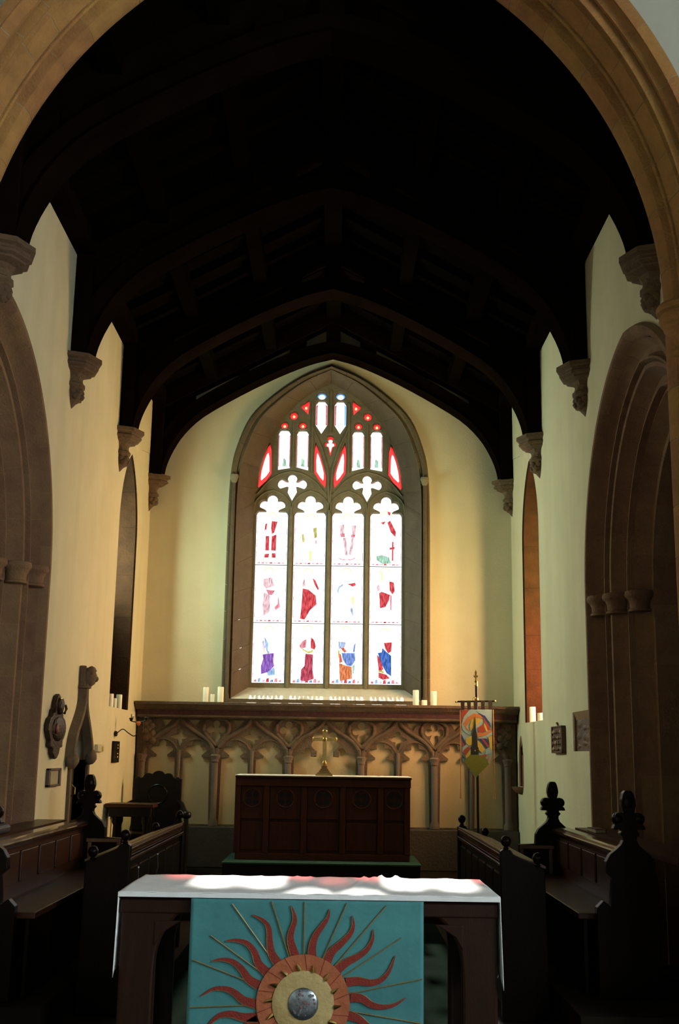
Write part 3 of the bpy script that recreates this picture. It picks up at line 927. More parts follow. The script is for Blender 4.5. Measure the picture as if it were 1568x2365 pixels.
FIGS = {
    (0,0): [('red', [(-0.748, 4.526), (-0.675, 4.518), (-0.713, 4.378), (-0.743, 4.355), (-0.755, 4.433)]), ('red', [(-0.819, 4.330), (-0.775, 4.331), (-0.772, 4.146), (-0.823, 4.145)]), ('red', [(-0.743, 4.331), (-0.685, 4.351), (-0.688, 4.142), (-0.747, 4.146)]), ('red', [(-0.827, 4.099), (-0.771, 4.104), (-0.777, 4.054), (-0.835, 4.053)]), ('red', [(-0.736, 4.110), (-0.688, 4.110), (-0.686, 4.053), (-0.739, 4.054)]), ('red', [(-0.829, 4.487), (-0.804, 4.495), (-0.814, 4.410), (-0.838, 4.409)])],
    (1,0): [('olive', [(-0.365, 4.356), (-0.339, 4.365), (-0.323, 4.264), (-0.353, 4.254)]), ('olive', [(-0.223, 4.441), (-0.177, 4.450), (-0.169, 4.322), (-0.205, 4.308)]), ('gold', [(-0.271, 4.145), (-0.231, 4.149), (-0.236, 4.026), (-0.261, 4.020)]), ('pink', [(-0.198, 4.284), (-0.169, 4.288), (-0.168, 4.242), (-0.189, 4.234)])],
    (2,0): [('pink', [(0.116, 4.475), (0.174, 4.500), (0.168, 4.383), (0.125, 4.373)]), ('pink', [(0.271, 4.483), (0.324, 4.487), (0.318, 4.376), (0.274, 4.366)]), ('rose', [(0.121, 4.373), (0.179, 4.383), (0.182, 4.333), (0.129, 4.332)]), ('rose', [(0.260, 4.366), (0.318, 4.370), (0.304, 4.327), (0.260, 4.327)]), ('pink', [(0.158, 4.325), (0.198, 4.326), (0.223, 4.097), (0.191, 4.097)]), ('pink', [(0.268, 4.319), (0.304, 4.327), (0.267, 4.094), (0.234, 4.116)]), ('pink', [(0.108, 4.068), (0.153, 4.050), (0.271, 4.052), (0.325, 4.077), (0.316, 4.055), (0.271, 4.036), (0.153, 4.034), (0.112, 4.051)])],
    (3,0): [('red', [(0.721, 4.527), (0.757, 4.554), (0.831, 4.406), (0.822, 4.343), (0.766, 4.402)]), ('red', [(0.635, 4.526), (0.699, 4.544), (0.672, 4.498)]), ('red', [(0.781, 4.281), (0.801, 4.282), (0.799, 4.038), (0.780, 4.038)]), ('red', [(0.749, 4.203), (0.818, 4.217), (0.814, 4.188), (0.752, 4.178)]), ('green', [(0.579, 4.094), (0.651, 4.108), (0.742, 4.082), (0.770, 4.005), (0.670, 3.991), (0.588, 4.044)]), ('red', [(0.720, 4.671), (0.760, 4.662), (0.753, 4.615), (0.729, 4.634)])],
    (0,1): [('pink', [(-0.836, 3.778), (-0.728, 3.804), (-0.694, 3.699), (-0.796, 3.657), (-0.828, 3.696)]), ('rose', [(-0.799, 3.646), (-0.684, 3.635), (-0.716, 3.580), (-0.763, 3.578)]), ('pink', [(-0.822, 3.615), (-0.739, 3.567), (-0.743, 3.372), (-0.822, 3.313), (-0.835, 3.461)]), ('rose', [(-0.641, 3.581), (-0.617, 3.428), (-0.672, 3.388), (-0.687, 3.427), (-0.647, 3.464)])],
    (1,1): [('red', [(-0.337, 3.668), (-0.264, 3.654), (-0.173, 3.580), (-0.158, 3.471), (-0.237, 3.398), (-0.307, 3.275), (-0.364, 3.288), (-0.349, 3.432)]), ('pink', [(-0.341, 3.677), (-0.338, 3.741), (-0.318, 3.805), (-0.301, 3.705)]), ('red', [(-0.217, 3.801), (-0.177, 3.771), (-0.131, 3.662), (-0.149, 3.649), (-0.190, 3.721)])],
    (2,1): [('red', [(0.225, 3.731), (0.320, 3.751), (0.330, 3.718), (0.290, 3.700)]), ('paleblue', [(0.093, 3.638), (0.113, 3.702), (0.174, 3.734), (0.167, 3.712), (0.125, 3.675), (0.115, 3.602)]), ('gold', [(0.274, 3.569), (0.313, 3.577), (0.307, 3.479), (0.286, 3.471)]), ('paleblue', [(0.258, 3.415), (0.288, 3.442), (0.309, 3.344), (0.295, 3.325)])],
    (3,1): [('red', [(0.749, 3.776), (0.807, 3.759), (0.819, 3.650), (0.790, 3.609), (0.754, 3.663)]), ('red', [(0.624, 3.625), (0.655, 3.642), (0.758, 3.604), (0.749, 3.536), (0.703, 3.449), (0.635, 3.433)]), ('gold', [(0.638, 3.893), (0.660, 3.902), (0.672, 3.793), (0.654, 3.771)]), ('pink', [(0.591, 3.710), (0.618, 3.738), (0.637, 3.656), (0.604, 3.643)]), ('rose', [(0.758, 3.604), (0.781, 3.595), (0.779, 3.414), (0.764, 3.410)])],
    (0,2): [('purple', [(-0.817, 2.835), (-0.764, 2.844), (-0.675, 2.855), (-0.681, 2.748), (-0.667, 2.695), (-0.740, 2.620), (-0.831, 2.592), (-0.834, 2.693), (-0.806, 2.782)]), ('skyblue', [(-0.800, 3.057), (-0.750, 2.978), (-0.754, 2.889), (-0.725, 2.857), (-0.755, 2.841), (-0.787, 2.924)]), ('gold', [(-0.802, 2.924), (-0.773, 2.862), (-0.742, 2.845), (-0.764, 2.841), (-0.804, 2.870)]), ('skyblue', [(-0.754, 2.615), (-0.667, 2.687), (-0.655, 2.586), (-0.742, 2.574)]), ('lilac', [(-0.825, 2.994), (-0.801, 3.013), (-0.787, 2.924), (-0.807, 2.852)])],
    (1,2): [('crimson', [(-0.283, 2.852), (-0.190, 2.844), (-0.192, 2.650), (-0.174, 2.544), (-0.267, 2.513), (-0.342, 2.521), (-0.336, 2.656), (-0.294, 2.701), (-0.291, 2.807)]), ('rose', [(-0.364, 2.948), (-0.322, 3.011), (-0.275, 3.035), (-0.281, 2.932), (-0.338, 2.910)]), ('red', [(-0.220, 3.061), (-0.180, 3.022), (-0.157, 2.943), (-0.177, 2.903), (-0.222, 2.924)]), ('yellow', [(-0.335, 2.922), (-0.248, 2.879), (-0.192, 2.907), (-0.198, 2.869), (-0.248, 2.854), (-0.320, 2.896)])],
    (2,2): [('midblue', [(0.162, 2.868), (0.326, 2.870), (0.336, 2.782), (0.289, 2.707), (0.226, 2.715), (0.181, 2.785)]), ('paleblue', [(0.124, 3.009), (0.217, 3.002), (0.200, 2.939), (0.122, 2.917)]), ('orange', [(0.134, 2.743), (0.218, 2.714), (0.292, 2.701), (0.294, 2.552), (0.229, 2.540), (0.146, 2.521)]), ('redorange', [(0.143, 2.935), (0.189, 2.934), (0.228, 2.886), (0.197, 2.872)]), ('redorange', [(0.126, 2.867), (0.155, 2.850), (0.178, 2.758), (0.139, 2.743)]), ('yellow', [(0.117, 2.902), (0.142, 2.903), (0.140, 2.811), (0.124, 2.814)]), ('green', [(0.298, 2.707), (0.327, 2.737), (0.320, 2.619), (0.301, 2.612)]), ('midblue', [(0.312, 2.959), (0.338, 3.004), (0.326, 2.888), (0.304, 2.873)])],
    (3,2): [('blue', [(0.669, 2.938), (0.714, 2.894), (0.780, 2.842), (0.782, 2.591), (0.725, 2.625), (0.662, 2.734), (0.611, 2.875), (0.661, 2.884)]), ('red', [(0.686, 3.000), (0.788, 3.011), (0.780, 2.895), (0.741, 2.873), (0.705, 2.929)]), ('red', [(0.602, 2.857), (0.634, 2.822), (0.683, 2.681), (0.654, 2.642), (0.623, 2.663)]), ('yellow', [(0.623, 2.671), (0.693, 2.646), (0.684, 2.625), (0.623, 2.641)]), ('red', [(0.623, 2.636), (0.719, 2.611), (0.764, 2.564), (0.681, 2.545), (0.624, 2.571)])],
}
HEADS = {(0,0): (-0.744, 4.573), (1,0): (-0.256, 4.562), (2,0): (0.219, 4.569), (3,0): (0.711, 4.615), (0,1): (-0.766, 3.871), (1,1): (-0.269, 3.860), (2,1): (0.210, 3.877), (3,1): (0.693, 3.885), (0,2): (-0.745, 3.130), (1,2): (-0.263, 3.146), (2,2): (0.217, 3.136), (3,2): (0.694, 3.125)}
BANNER = [('sky', [(1.725, 2.127), (1.776, 2.128), (1.774, 1.962), (1.749, 1.994), (1.699, 2.060), (1.632, 2.092), (1.582, 2.125)]),
    ('bred', [(1.447, 2.122), (1.540, 2.124), (1.463, 2.023), (1.446, 1.973)]),
    ('bsky', [(1.531, 2.120), (1.607, 2.125), (1.582, 2.091), (1.522, 2.041), (1.480, 1.974), (1.488, 1.916), (1.546, 1.855), (1.496, 1.875), (1.454, 1.916), (1.450, 1.973), (1.472, 2.048)]),
    ('borange', [(1.582, 2.087), (1.666, 2.068), (1.682, 2.035), (1.615, 2.042), (1.539, 2.008), (1.496, 1.941), (1.538, 1.892), (1.496, 1.916), (1.463, 1.974), (1.505, 2.040)]),
    ('navy', [(1.628, 2.092), (1.699, 2.060), (1.749, 1.986), (1.761, 1.937), (1.724, 1.986), (1.665, 2.051)]),
    ('bred', [(1.674, 2.051), (1.724, 1.986), (1.756, 1.920), (1.723, 1.911), (1.690, 1.994)]),
    ('yellow', [(1.581, 2.042), (1.640, 2.034), (1.665, 2.010), (1.614, 1.968), (1.538, 1.900), (1.534, 1.958), (1.556, 2.016)]),
    ('bred', [(1.618, 1.935), (1.673, 1.969), (1.706, 1.919), (1.689, 1.886), (1.630, 1.885)]),
    ('yellow', [(1.682, 1.993), (1.706, 1.961), (1.727, 1.903), (1.710, 1.895), (1.689, 1.944)]),
    ('bsky', [(1.621, 1.828), (1.697, 1.853), (1.773, 1.896), (1.772, 1.863), (1.697, 1.829), (1.638, 1.815)]),
    ('borange', [(1.605, 1.885), (1.689, 1.878), (1.773, 1.921), (1.773, 1.896), (1.697, 1.853), (1.621, 1.836)]),
    ('navy', [(1.617, 1.819), (1.697, 1.825), (1.730, 1.813), (1.742, 1.747), (1.704, 1.714), (1.654, 1.787)]),
    ('bred', [(1.655, 1.820), (1.680, 1.820), (1.738, 1.747), (1.721, 1.731)]),
    ('yellow', [(1.730, 1.837), (1.768, 1.855), (1.770, 1.699), (1.746, 1.715), (1.738, 1.796)]),
    ('yellow', [(1.613, 1.807), (1.662, 1.762), (1.695, 1.706), (1.661, 1.672), (1.620, 1.713)]),
    ('bsky', [(1.704, 1.698), (1.737, 1.731), (1.770, 1.699), (1.762, 1.666), (1.695, 1.656)]),
    ('bred', [(1.644, 1.648), (1.695, 1.656), (1.715, 1.640), (1.661, 1.623)]),
    ('yellow', [(1.487, 1.817), (1.554, 1.851), (1.562, 1.761), (1.528, 1.744), (1.491, 1.776)]),
    ('navy', [(1.445, 1.866), (1.495, 1.760), (1.478, 1.743), (1.445, 1.817)]),
    ('bred', [(1.445, 1.808), (1.478, 1.751), (1.453, 1.726)]),
    ('bsky', [(1.453, 1.726), (1.503, 1.760), (1.511, 1.736), (1.452, 1.669)]),
    ('bred', [(1.461, 1.694), (1.511, 1.736), (1.541, 1.720), (1.477, 1.637)]),
    ('yellow', [(1.486, 1.637), (1.541, 1.711), (1.540, 1.654), (1.494, 1.613)]),
    ('navy', [(1.444, 1.653), (1.485, 1.612), (1.452, 1.620)]),
    ('borange', [(1.728, 1.632), (1.745, 1.649), (1.740, 1.592), (1.719, 1.575)]),
    ('blue', [(1.694, 1.607), (1.728, 1.616), (1.719, 1.583), (1.702, 1.579)]),
    ('spire', [(1.595, 2.050), (1.599, 1.926), (1.609, 1.827), (1.612, 1.737), (1.625, 1.729), (1.626, 1.651), (1.543, 1.656), (1.547, 1.732), (1.557, 1.736), (1.561, 1.860), (1.576, 1.926), (1.589, 2.000)]),
    ('bgreen', [(1.494, 1.617), (1.544, 1.650), (1.619, 1.654), (1.694, 1.632), (1.735, 1.559), (1.594, 1.419), (1.473, 1.571)])]
ROWS = [(3.965, None), (3.235, 3.955), (LZ0, 3.225)]
for i, cx in enumerate(LX):
    for r, (zb, zt) in enumerate(ROWS):
        x0, x1 = WX + cx - LHW, WX + cx + LHW
        if zt is None:
            head = [(x + WX, z) for x, z in lights[i][2:]]
            poly = [(x0, zb), (x1, zb)] + head
        else:
            poly = [(x0, zb), (x1, zb), (x1, zt), (x0, zt)]
        pn = obj('pane', MB().prism(poly, XZ, 14.250, 14.256), 'g_white', win)
        for col, pl in FIGS[(i, r)]:
            obj('glass_piece', MB().prism(pl, XZ, 14.236, 14.241), 'g_' + col, pn)
        hx, hz = HEADS[(i, r)]
        halo = [(hx + 0.062 * math.cos(a), hz + 0.066 * math.sin(a)) for a in [PI * (0.0 + k / 10) for k in range(11)]]
        halo += [(hx + 0.050 * math.cos(a), hz + 0.054 * math.sin(a)) for a in [PI * (1.0 - k / 10) for k in range(11)]]
        obj('glass_halo', MB().prism(halo, XZ, 14.237, 14.240), 'g_gold', pn)
        # ornamental strip along the foot of the panel
        for k in range(7):
            a = x0 + 0.02 + k * (2 * LHW - 0.04) / 7
            w_ = (2 * LHW - 0.04) / 7
            cc = ('pink', 'rose', 'pink', 'red', 'pink', 'rose', 'pink')[k] if r < 2 else ('rose', 'skyblue', 'lilac', 'red', 'midblue', 'rose', 'pink')[k]
            hgt = 0.020 if r < 2 else 0.032 + 0.02 * (k % 2)
            obj('glass_border', MB().prism([(a, zb + 0.012), (a + w_ * 0.8, zb + 0.012), (a + w_ * 0.7, zb + 0.012 + hgt), (a + w_ * 0.15, zb + 0.012 + hgt * 0.8)], XZ, 14.237, 14.240), 'g_' + cc, pn)
        for d in (-1, 1):        # thin lilac dashes: violet edge fringing put into the colour
            for k in range(4):
                z0_ = zb + 0.06 + k * 0.16
                obj('glass_border', MB().prism([(WX + cx + d * (LHW - 0.014), z0_), (WX + cx + d * (LHW - 0.004), z0_), (WX + cx + d * (LHW - 0.004), z0_ + 0.11), (WX + cx + d * (LHW - 0.014), z0_ + 0.11)], XZ, 14.237, 14.240), 'g_lilac', pn)
    for z in (3.96, 3.23):
        obj('saddle_bar', MB().tube([(WX + cx - LHW - 0.01, 14.244, z), (WX + cx + LHW + 0.01, 14.244, z)], 0.0045, n=6), 'lead', win)

# sloping sill and its apron
R = []
for x in (WX - 1.13, WX + 1.13):
    R.append(x)
m = MB()
m.prism([(13.755, 2.265), (14.17, 2.425), (14.17, 2.30), (13.78, 2.215)], lambda u, w_, d: (d, u, w_), WX - 1.125, WX + 1.125)
obj('sill', m, 'stone_sill', win)
obj('sill_apron', MB().box(WX - 1.245, WX + 1.245, 13.74, 13.80, 2.205, 2.266), 'stone_window', win, bevel=0.006)

# ---- roof
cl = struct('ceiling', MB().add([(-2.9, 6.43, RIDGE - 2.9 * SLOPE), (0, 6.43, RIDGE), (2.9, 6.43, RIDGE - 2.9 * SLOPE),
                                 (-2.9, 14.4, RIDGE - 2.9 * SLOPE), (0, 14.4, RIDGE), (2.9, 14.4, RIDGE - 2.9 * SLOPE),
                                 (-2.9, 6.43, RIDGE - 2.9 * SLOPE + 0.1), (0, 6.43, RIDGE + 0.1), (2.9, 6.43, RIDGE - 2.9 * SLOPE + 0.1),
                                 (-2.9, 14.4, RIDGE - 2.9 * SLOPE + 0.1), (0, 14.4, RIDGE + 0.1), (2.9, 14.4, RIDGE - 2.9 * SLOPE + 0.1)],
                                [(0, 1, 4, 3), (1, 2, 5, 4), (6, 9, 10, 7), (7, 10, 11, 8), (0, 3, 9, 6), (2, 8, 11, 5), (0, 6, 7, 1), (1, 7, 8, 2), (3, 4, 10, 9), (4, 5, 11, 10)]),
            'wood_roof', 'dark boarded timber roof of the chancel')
for s in (-1, 1):
    for k in range(17):
        y = 6.62 + k * 0.435
        zz = lambda x: RIDGE - abs(x) * SLOPE
        m = MB()
        m.rails([[(0, y - 0.05, zz(0)), (s * 2.3, y - 0.05, zz(2.3))], [(0, y + 0.05, zz(0)), (s * 2.3, y + 0.05, zz(2.3))],
                 [(0, y + 0.05, zz(0) - 0.09), (s * 2.3, y + 0.05, zz(2.3) - 0.09)], [(0, y - 0.05, zz(0) - 0.09), (s * 2.3, y - 0.05, zz(2.3) - 0.09)]])
        obj('rafter', m, 'wood_roof', cl)
    for px in (0.78, 1.5):
        obj('purlin', MB().box(min(s * (px - 0.07), s * (px + 0.07)), max(s * (px - 0.07), s * (px + 0.07)), 6.45, 13.8, zz(px) - 0.21, zz(px) - 0.06), 'wood_roof', cl)
    obj('wall_plate', MB().box(min(s * 2.06, s * 2.30), max(s * 2.06, s * 2.30), 6.45, 13.8, 5.87, 6.02), 'wood_truss', cl)
obj('ridge_beam', MB().box(-0.09, 0.09, 6.45, 13.8, RIDGE - 0.22, RIDGE - 0.02), 'wood_roof', cl)

# ---- roof trusses on stone corbels
RIB = [(2.075, 4.95), (2.045, 5.12), (1.965, 5.32), (1.835, 5.53), (1.60, 5.76), (1.15, 6.04), (0.70, 6.28), (0.30, 6.455), (0.0, 6.54)]
TY = [7.20, 9.45, 11.70, 13.665]
TN = ['nearest the chancel arch', 'second from the chancel arch', 'third from the chancel arch', 'against the east wall']
for k, ty in enumerate(TY):
    h = 0.15 if k < 3 else 0.13
    t = thing('roof_truss', (0, ty, 4.95), 'dark arch-braced timber roof truss ' + TN[k], 'truss', 'roof trusses of the chancel')
    hc = smooth_curve([(x, z, 0) for x, z in RIB], 25)
    low = [(p[0], p[1]) for p in hc] + [(-p[0], p[1]) for p in reversed(hc[:-1])]
    up = []
    n = len(low)
    for i, (x, z) in enumerate(low):
        a, b = low[max(0, i - 1)], low[min(n - 1, i + 1)]
        tx, tz = b[0] - a[0], b[1] - a[1]
        L = math.hypot(tx, tz)
        nx, nz_ = tz / L, -tx / L
        if i == n // 2:
            nx, nz_ = 0, 1
        if nz_ < -0.02:
            nx, nz_ = -nx, -nz_
        w_ = 0.17
        if i in (0, n - 1):
            nx, nz_ = (1 if x > 0 else -1), 0
        if abs(x) > 1.9:
            nx = abs(nx) if x > 0 else -abs(nx)
        up.append((x + nx * w_, z + nz_ * w_))
    up = [(max(-2.2, min(2.2, x)), z) for x, z in up]
    obj('arch_brace', MB().rails([[(x, ty - h, z) for x, z in low], [(x, ty - h + 0.03, z) for x, z in [(a[0] * 0.25 + b[0] * 0.75, a[1] * 0.25 + b[1] * 0.75) for a, b in zip(up, low)]],
                                  [(x, ty - h + 0.03, z) for x, z in up], [(x, ty + h - 0.03, z) for x, z in up],
                                  [(x, ty + h - 0.03, z) for x, z in [(a[0] * 0.25 + b[0] * 0.75, a[1] * 0.25 + b[1] * 0.75) for a, b in zip(up, low)]], [(x, ty + h, z) for x, z in low]]), 'wood_truss', t)
    for s in (-1, 1):
        obj('wall_post', MB().box(min(s * 2.07, s * 2.215), max(s * 2.07, s * 2.215), ty - h, ty + h, 4.95, 5.95), 'wood_truss', t, bevel=0.008)
        zz = lambda x: RIDGE - 0.10 - abs(x) * SLOPE
        m = MB().rails([[(0, ty - h * 0.8, zz(0)), (s * 2.22, ty - h * 0.8, zz(2.22))], [(0, ty + h * 0.8, zz(0)), (s * 2.22, ty + h * 0.8, zz(2.22))],
                        [(0, ty + h * 0.8, zz(0) - 0.16), (s * 2.22, ty + h * 0.8, zz(2.22) - 0.16)], [(0, ty - h * 0.8, zz(0) - 0.16), (s * 2.22, ty - h * 0.8, zz(2.22) - 0.16)]])
        obj('principal_rafter', m, 'wood_truss', t)
        for sx, w_, zb in ((0.44, 0.10, 6.50), (1.12, 0.06, 6.17), (1.78, 0.07, 5.74)):
            zt = zz(sx) - 0.1
            obj('strut', MB().box(s * sx - w_, s * sx + w_, ty - 0.07, ty + 0.07, zb, zt), 'wood_truss', t, bevel=0.01)
        obj('spandrel', MB().prism([(s * 2.2, 5.25), (s * 2.2, 5.95), (s * 1.72, 5.98), (s * 1.68, 5.86), (s * 1.9, 5.62), (s * 2.06, 5.3)], XZ, ty - 0.05, ty + 0.05), 'wood_truss', t)
    obj('king_post', MB().box(-0.09, 0.09, ty - 0.09, ty + 0.09, 6.6, RIDGE - 0.1), 'wood_truss', t, bevel=0.01)
    for s in (-1, 1):
        side = 'left' if s < 0 else 'right'
        c = thing('corbel', (s * WALL, ty, 4.5), 'moulded stone corbel on the %s wall under the truss %s' % (side, TN[k]), 'corbel', 'stone corbels under the roof trusses')
        a0 = -PI / 2 if s < 0 else PI / 2
        if k == 3:
            pass
        cy = ty + 0.02
        kk = 1.0 if k < 3 else 0.62
        m = MB().lathe([(0.20, 4.957), (0.262, 4.955), (0.264, 4.918), (0.232, 4.906), (0.222, 4.890), (0.240, 4.876), (0.236, 4.858), (0.205, 4.846), (0.200, 4.832), (0.135, 4.815), (0.112, 4.78)],
                       (s * (WALL + 0.02), cy), n=4, a0=a0 + 0.0, a1=a0 + PI, sy=kk)
        obj('abacus', m, 'stone_corbel', c)
        m = MB().lathe([(0.112, 4.80), (0.105, 4.76), (0.112, 4.735), (0.128, 4.72), (0.13, 4.70), (0.105, 4.68), (0.095, 4.66)],
                       (s * (WALL + 0.02), cy), n=6, a0=a0, a1=a0 + PI, sy=kk)
        obj('bell', m, 'stone_corbel', c)
        m = MB().ball((s * (WALL - 0.01), cy, 4.635), 0.088, n=14, sc=(1, kk, 0.85), jitter=0.09)
        for q in range(7):
            a = a0 + PI * (q + 0.5) / 7
            m.ball((s * WALL + 0.075 * math.cos(a), cy + 0.075 * kk * math.sin(a), 4.635 + 0.02 * (-1) ** q), 0.034, n=8, jitter=0.1)
        obj('carved_foliage', m, 'stone_corbel', c, smooth=60)
        m = MB().lathe([(0.11, 4.66), (0.085, 4.58), (0.035, 4.52), (0.004, 4.48)], (s * (WALL + 0.03), cy), n=6, a0=a0, a1=a0 + PI, sy=kk)
        obj('tail', m, 'stone_corbel', c)

# ================================================================== SANCTUARY
# ---- reredos: blind arcade under a deep cornice
RX, RB = -0.015, 0.8465          # axis and bay width
rer = thing('reredos', (RX, 13.62, 0.36), 'carved stone reredos with blind gothic arcading beneath the east window', 'reredos')
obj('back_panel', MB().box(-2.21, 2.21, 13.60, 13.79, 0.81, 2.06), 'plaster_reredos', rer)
obj('plinth', MB().box(-2.21, 2.21, 13.46, 13.79, 0.361, 0.81), 'stone_dado', rer, bevel=0.01)
m = MB()
prof = [(13.79, 2.115), (13.44, 2.115), (13.42, 2.13), (13.40, 2.135), (13.37, 2.165), (13.345, 2.175), (13.34, 2.20), (13.36, 2.206), (13.79, 2.206)]
m.prism(prof, YZ, -2.215, 2.215)
obj('cornice', m, 'stone_reredos', rer)
obj('carved_band', MB().box(-2.20, 2.20, 13.45, 13.79, 2.062, 2.115), 'band_red', rer)
m = MB().prism([(13.79, 2.025), (13.46, 2.025), (13.445, 2.038), (13.445, 2.055), (13.46, 2.062), (13.79, 2.062)], YZ, -2.20, 2.20)
obj('string_moulding', m, 'stone_reredos', rer)


def reredos_light(cx):
    sh_, hw = 1.575, 0.166
    head = radial((cx, sh_ - 0.012), [(cx, sh_ + 0.150, 0.050), (cx - 0.078, sh_ + 0.082, 0.054), (cx + 0.078, sh_ + 0.082, 0.054)],
                  [[(cx - 0.075, sh_ - 0.04), (cx + 0.075, sh_ - 0.04), (cx + 0.045, sh_ + 0.12), (cx - 0.045, sh_ + 0.12)],
                   [(cx - hw, sh_ - 0.05), (cx + hw, sh_ - 0.05), (cx + hw, sh_ - 0.025), (cx + hw - 0.03, sh_ + 0.004), (cx - hw + 0.03, sh_ + 0.004), (cx - hw, sh_ - 0.025)]],
                  0, PI, 60)
    return [(cx - hw, 0.83), (cx + hw, 0.83)] + head


def star(cx):
    return radial((cx, 1.812), [(cx, 1.872, 0.033)],
                  [[(cx - 0.115, 1.815), (cx - 0.06, 1.785), (cx + 0.06, 1.785), (cx + 0.115, 1.815), (cx + 0.06, 1.842), (cx - 0.06, 1.842)],
                   [(cx - 0.030, 1.75), (cx, 1.690), (cx + 0.030, 1.75), (cx + 0.022, 1.86), (cx - 0.022, 1.86)]], n=56)


def drop_quatre(bx):
    return radial((bx, 1.89), [(bx, 1.962, 0.042), (bx - 0.066, 1.897, 0.041), (bx + 0.066, 1.897, 0.041)],
                  [[(bx - 0.07, 1.87), (bx + 0.07, 1.87), (bx + 0.07, 1.915), (bx - 0.07, 1.915)],
                   [(bx - 0.053, 1.815), (bx - 0.03, 1.775), (bx, 1.738), (bx + 0.03, 1.775), (bx + 0.053, 1.815), (bx + 0.03, 1.87), (bx - 0.03, 1.87)],
                   [(bx - 0.028, 1.87), (bx + 0.028, 1.87), (bx + 0.028, 1.95), (bx - 0.028, 1.95)]], n=64)


holes = []
BAYS = [RX + (k - 2) * RB for k in range(5)]
EDGES = [RX + (k - 2.5) * RB for k in range(6)]
for k, cx in enumerate(BAYS):
    if k != 2:
        holes += [reredos_light(cx - 0.200), reredos_light(cx + 0.200), star(cx)]
    else:
        head = radial((cx, 1.56), [(cx - 0.285, 1.575, 0.075), (cx + 0.285, 1.575, 0.075), (cx - 0.185, 1.645, 0.062), (cx + 0.185, 1.645, 0.062),
                                   (cx - 0.105, 1.735, 0.055), (cx + 0.105, 1.735, 0.055), (cx - 0.085, 1.83, 0.055), (cx + 0.085, 1.83, 0.055), (cx, 1.92, 0.045)],
                      [[(cx - 0.36, 1.52), (cx + 0.36, 1.52), (cx + 0.3, 1.60), (cx - 0.3, 1.60)], [(cx - 0.2, 1.55), (cx + 0.2, 1.55), (cx + 0.1, 1.7), (cx - 0.1, 1.7)],
                       [(cx - 0.09, 1.6), (cx + 0.09, 1.6), (cx + 0.06, 1.86), (cx - 0.06, 1.86)], [(cx - 0.05, 1.8), (cx + 0.05, 1.8), (cx + 0.02, 1.93), (cx - 0.02, 1.93)]], 0, PI, 120)
        holes.append([(cx - 0.365, 0.83), (cx + 0.365, 0.83)] + head)
for k, bx in enumerate(EDGES):
    if 0 < k < 5:
        holes.append(drop_quatre(bx))
    for d in (-1, 1):
        if (k == 0 and d < 0) or (k == 5 and d > 0):
            continue
        holes.append([(bx + d * 0.195, 2.005), (bx + d * 0.325, 2.005), (bx + d * 0.245, 1.918)])
obj('tracery', plate([[(-2.205, 0.811), (2.205, 0.811), (2.205, 2.03), (-2.205, 2.03)]] + holes, 13.562, 13.605, XZ), 'stone_reredos', rer)
Yr = 13.56
for k, cx in enumerate(BAYS):
    for d in (-1, 1):
        b = cx + d * RB / 2
        pts = smooth_curve([(b - d * 0.005, Yr, 1.58), (b - d * 0.03, Yr, 1.68), (b - d * 0.115, Yr, 1.785), (b - d * 0.27, Yr, 1.885), (b - d * 0.375, Yr, 1.965), (cx, Yr, 2.04)], 22)
        obj('ogee_rib', MB().tube(pts, 0.026, n=6), 'stone_reredos', rer, smooth=70)
        if k != 2:
            l = cx + d * 0.2
            pts = [(l + 0.19 * math.cos(a), Yr + 0.006, 1.585 + 0.20 * math.sin(a)) for a in [PI * i / 16 for i in range(17)]]
            obj('light_rib', MB().tube(pts, 0.014, n=6), 'stone_reredos', rer, smooth=70)
    if k != 2:
        obj('mullion', MB().tube([(cx, 13.55, 0.82), (cx, 13.55, 1.66)], 0.020, n=8), 'stone_shaft', rer, smooth=50)
    else:
        for d in (-1, 1):
            obj('pendant_cusp', MB().prism([(cx + d * 0.13 + a, 1.640 + b) for a, b in ((-0.036, -0.034), (0.034, -0.038), (0.038, 0.034), (-0.032, 0.038))], XZ, 13.50, 13.56), 'stone_reredos', rer, bevel=0.008)
for k, bx in enumerate(EDGES):
    bx = max(-2.17, min(2.17, bx))
    obj('shaft', MB().lathe([(0.055, 0.815), (0.055, 0.86), (0.036, 0.90), (0.036, 1.53)], (bx, 13.545), n=12), 'stone_shaft', rer, smooth=40)
    obj('shaft_capital', MB().lathe([(0.036, 1.52), (0.045, 1.535), (0.042, 1.55), (0.055, 1.58), (0.06, 1.60), (0.04, 1.615)], (bx, 13.545), n=12), 'stone_shaft', rer, smooth=40)
    if 0 < k < 5:
        ring = smooth_curve([(bx, Yr, 1.715), (bx - 0.075, Yr, 1.79), (bx - 0.145, Yr, 1.88), (bx - 0.125, Yr, 1.985), (bx, Yr, 2.032), (bx + 0.125, Yr, 1.985), (bx + 0.145, Yr, 1.88), (bx + 0.075, Yr, 1.79), (bx, Yr, 1.715)], 33)
        obj('quatrefoil_rib', MB().tube(ring, 0.022, n=6), 'stone_reredos', rer, smooth=70)
for d in (-1, 1):      # carved spandrels at the two ends
    m = MB()
    for q in range(9):
        m.ball((d * (2.02 + 0.10 * ((q * 37) % 10) / 10) , 13.53, 1.76 + 0.028 * q), 0.045, n=8, sc=(1, 0.5, 1), jitter=0.15)
    obj('carved_spandrel', m, 'stone_reredos', rer, smooth=60)

# ---- candles
def candle(x, y, z0, z1, r, label, group):
    t = thing('pillar_candle', (x, y, z0), label, 'candle', group)
    obj('wax', MB().lathe([(r * 0.97, z0), (r, z0 + 0.006), (r, z1 - 0.008), (r * 0.93, z1), (r * 0.6, z1 - 0.003)], (x, y), n=18), 'wax', t, smooth=40)
    obj('wick', MB().tube([(x, y, z1 - 0.004), (x + 0.001, y, z1 + 0.009)], 0.0018, n=5), 'wick', t)


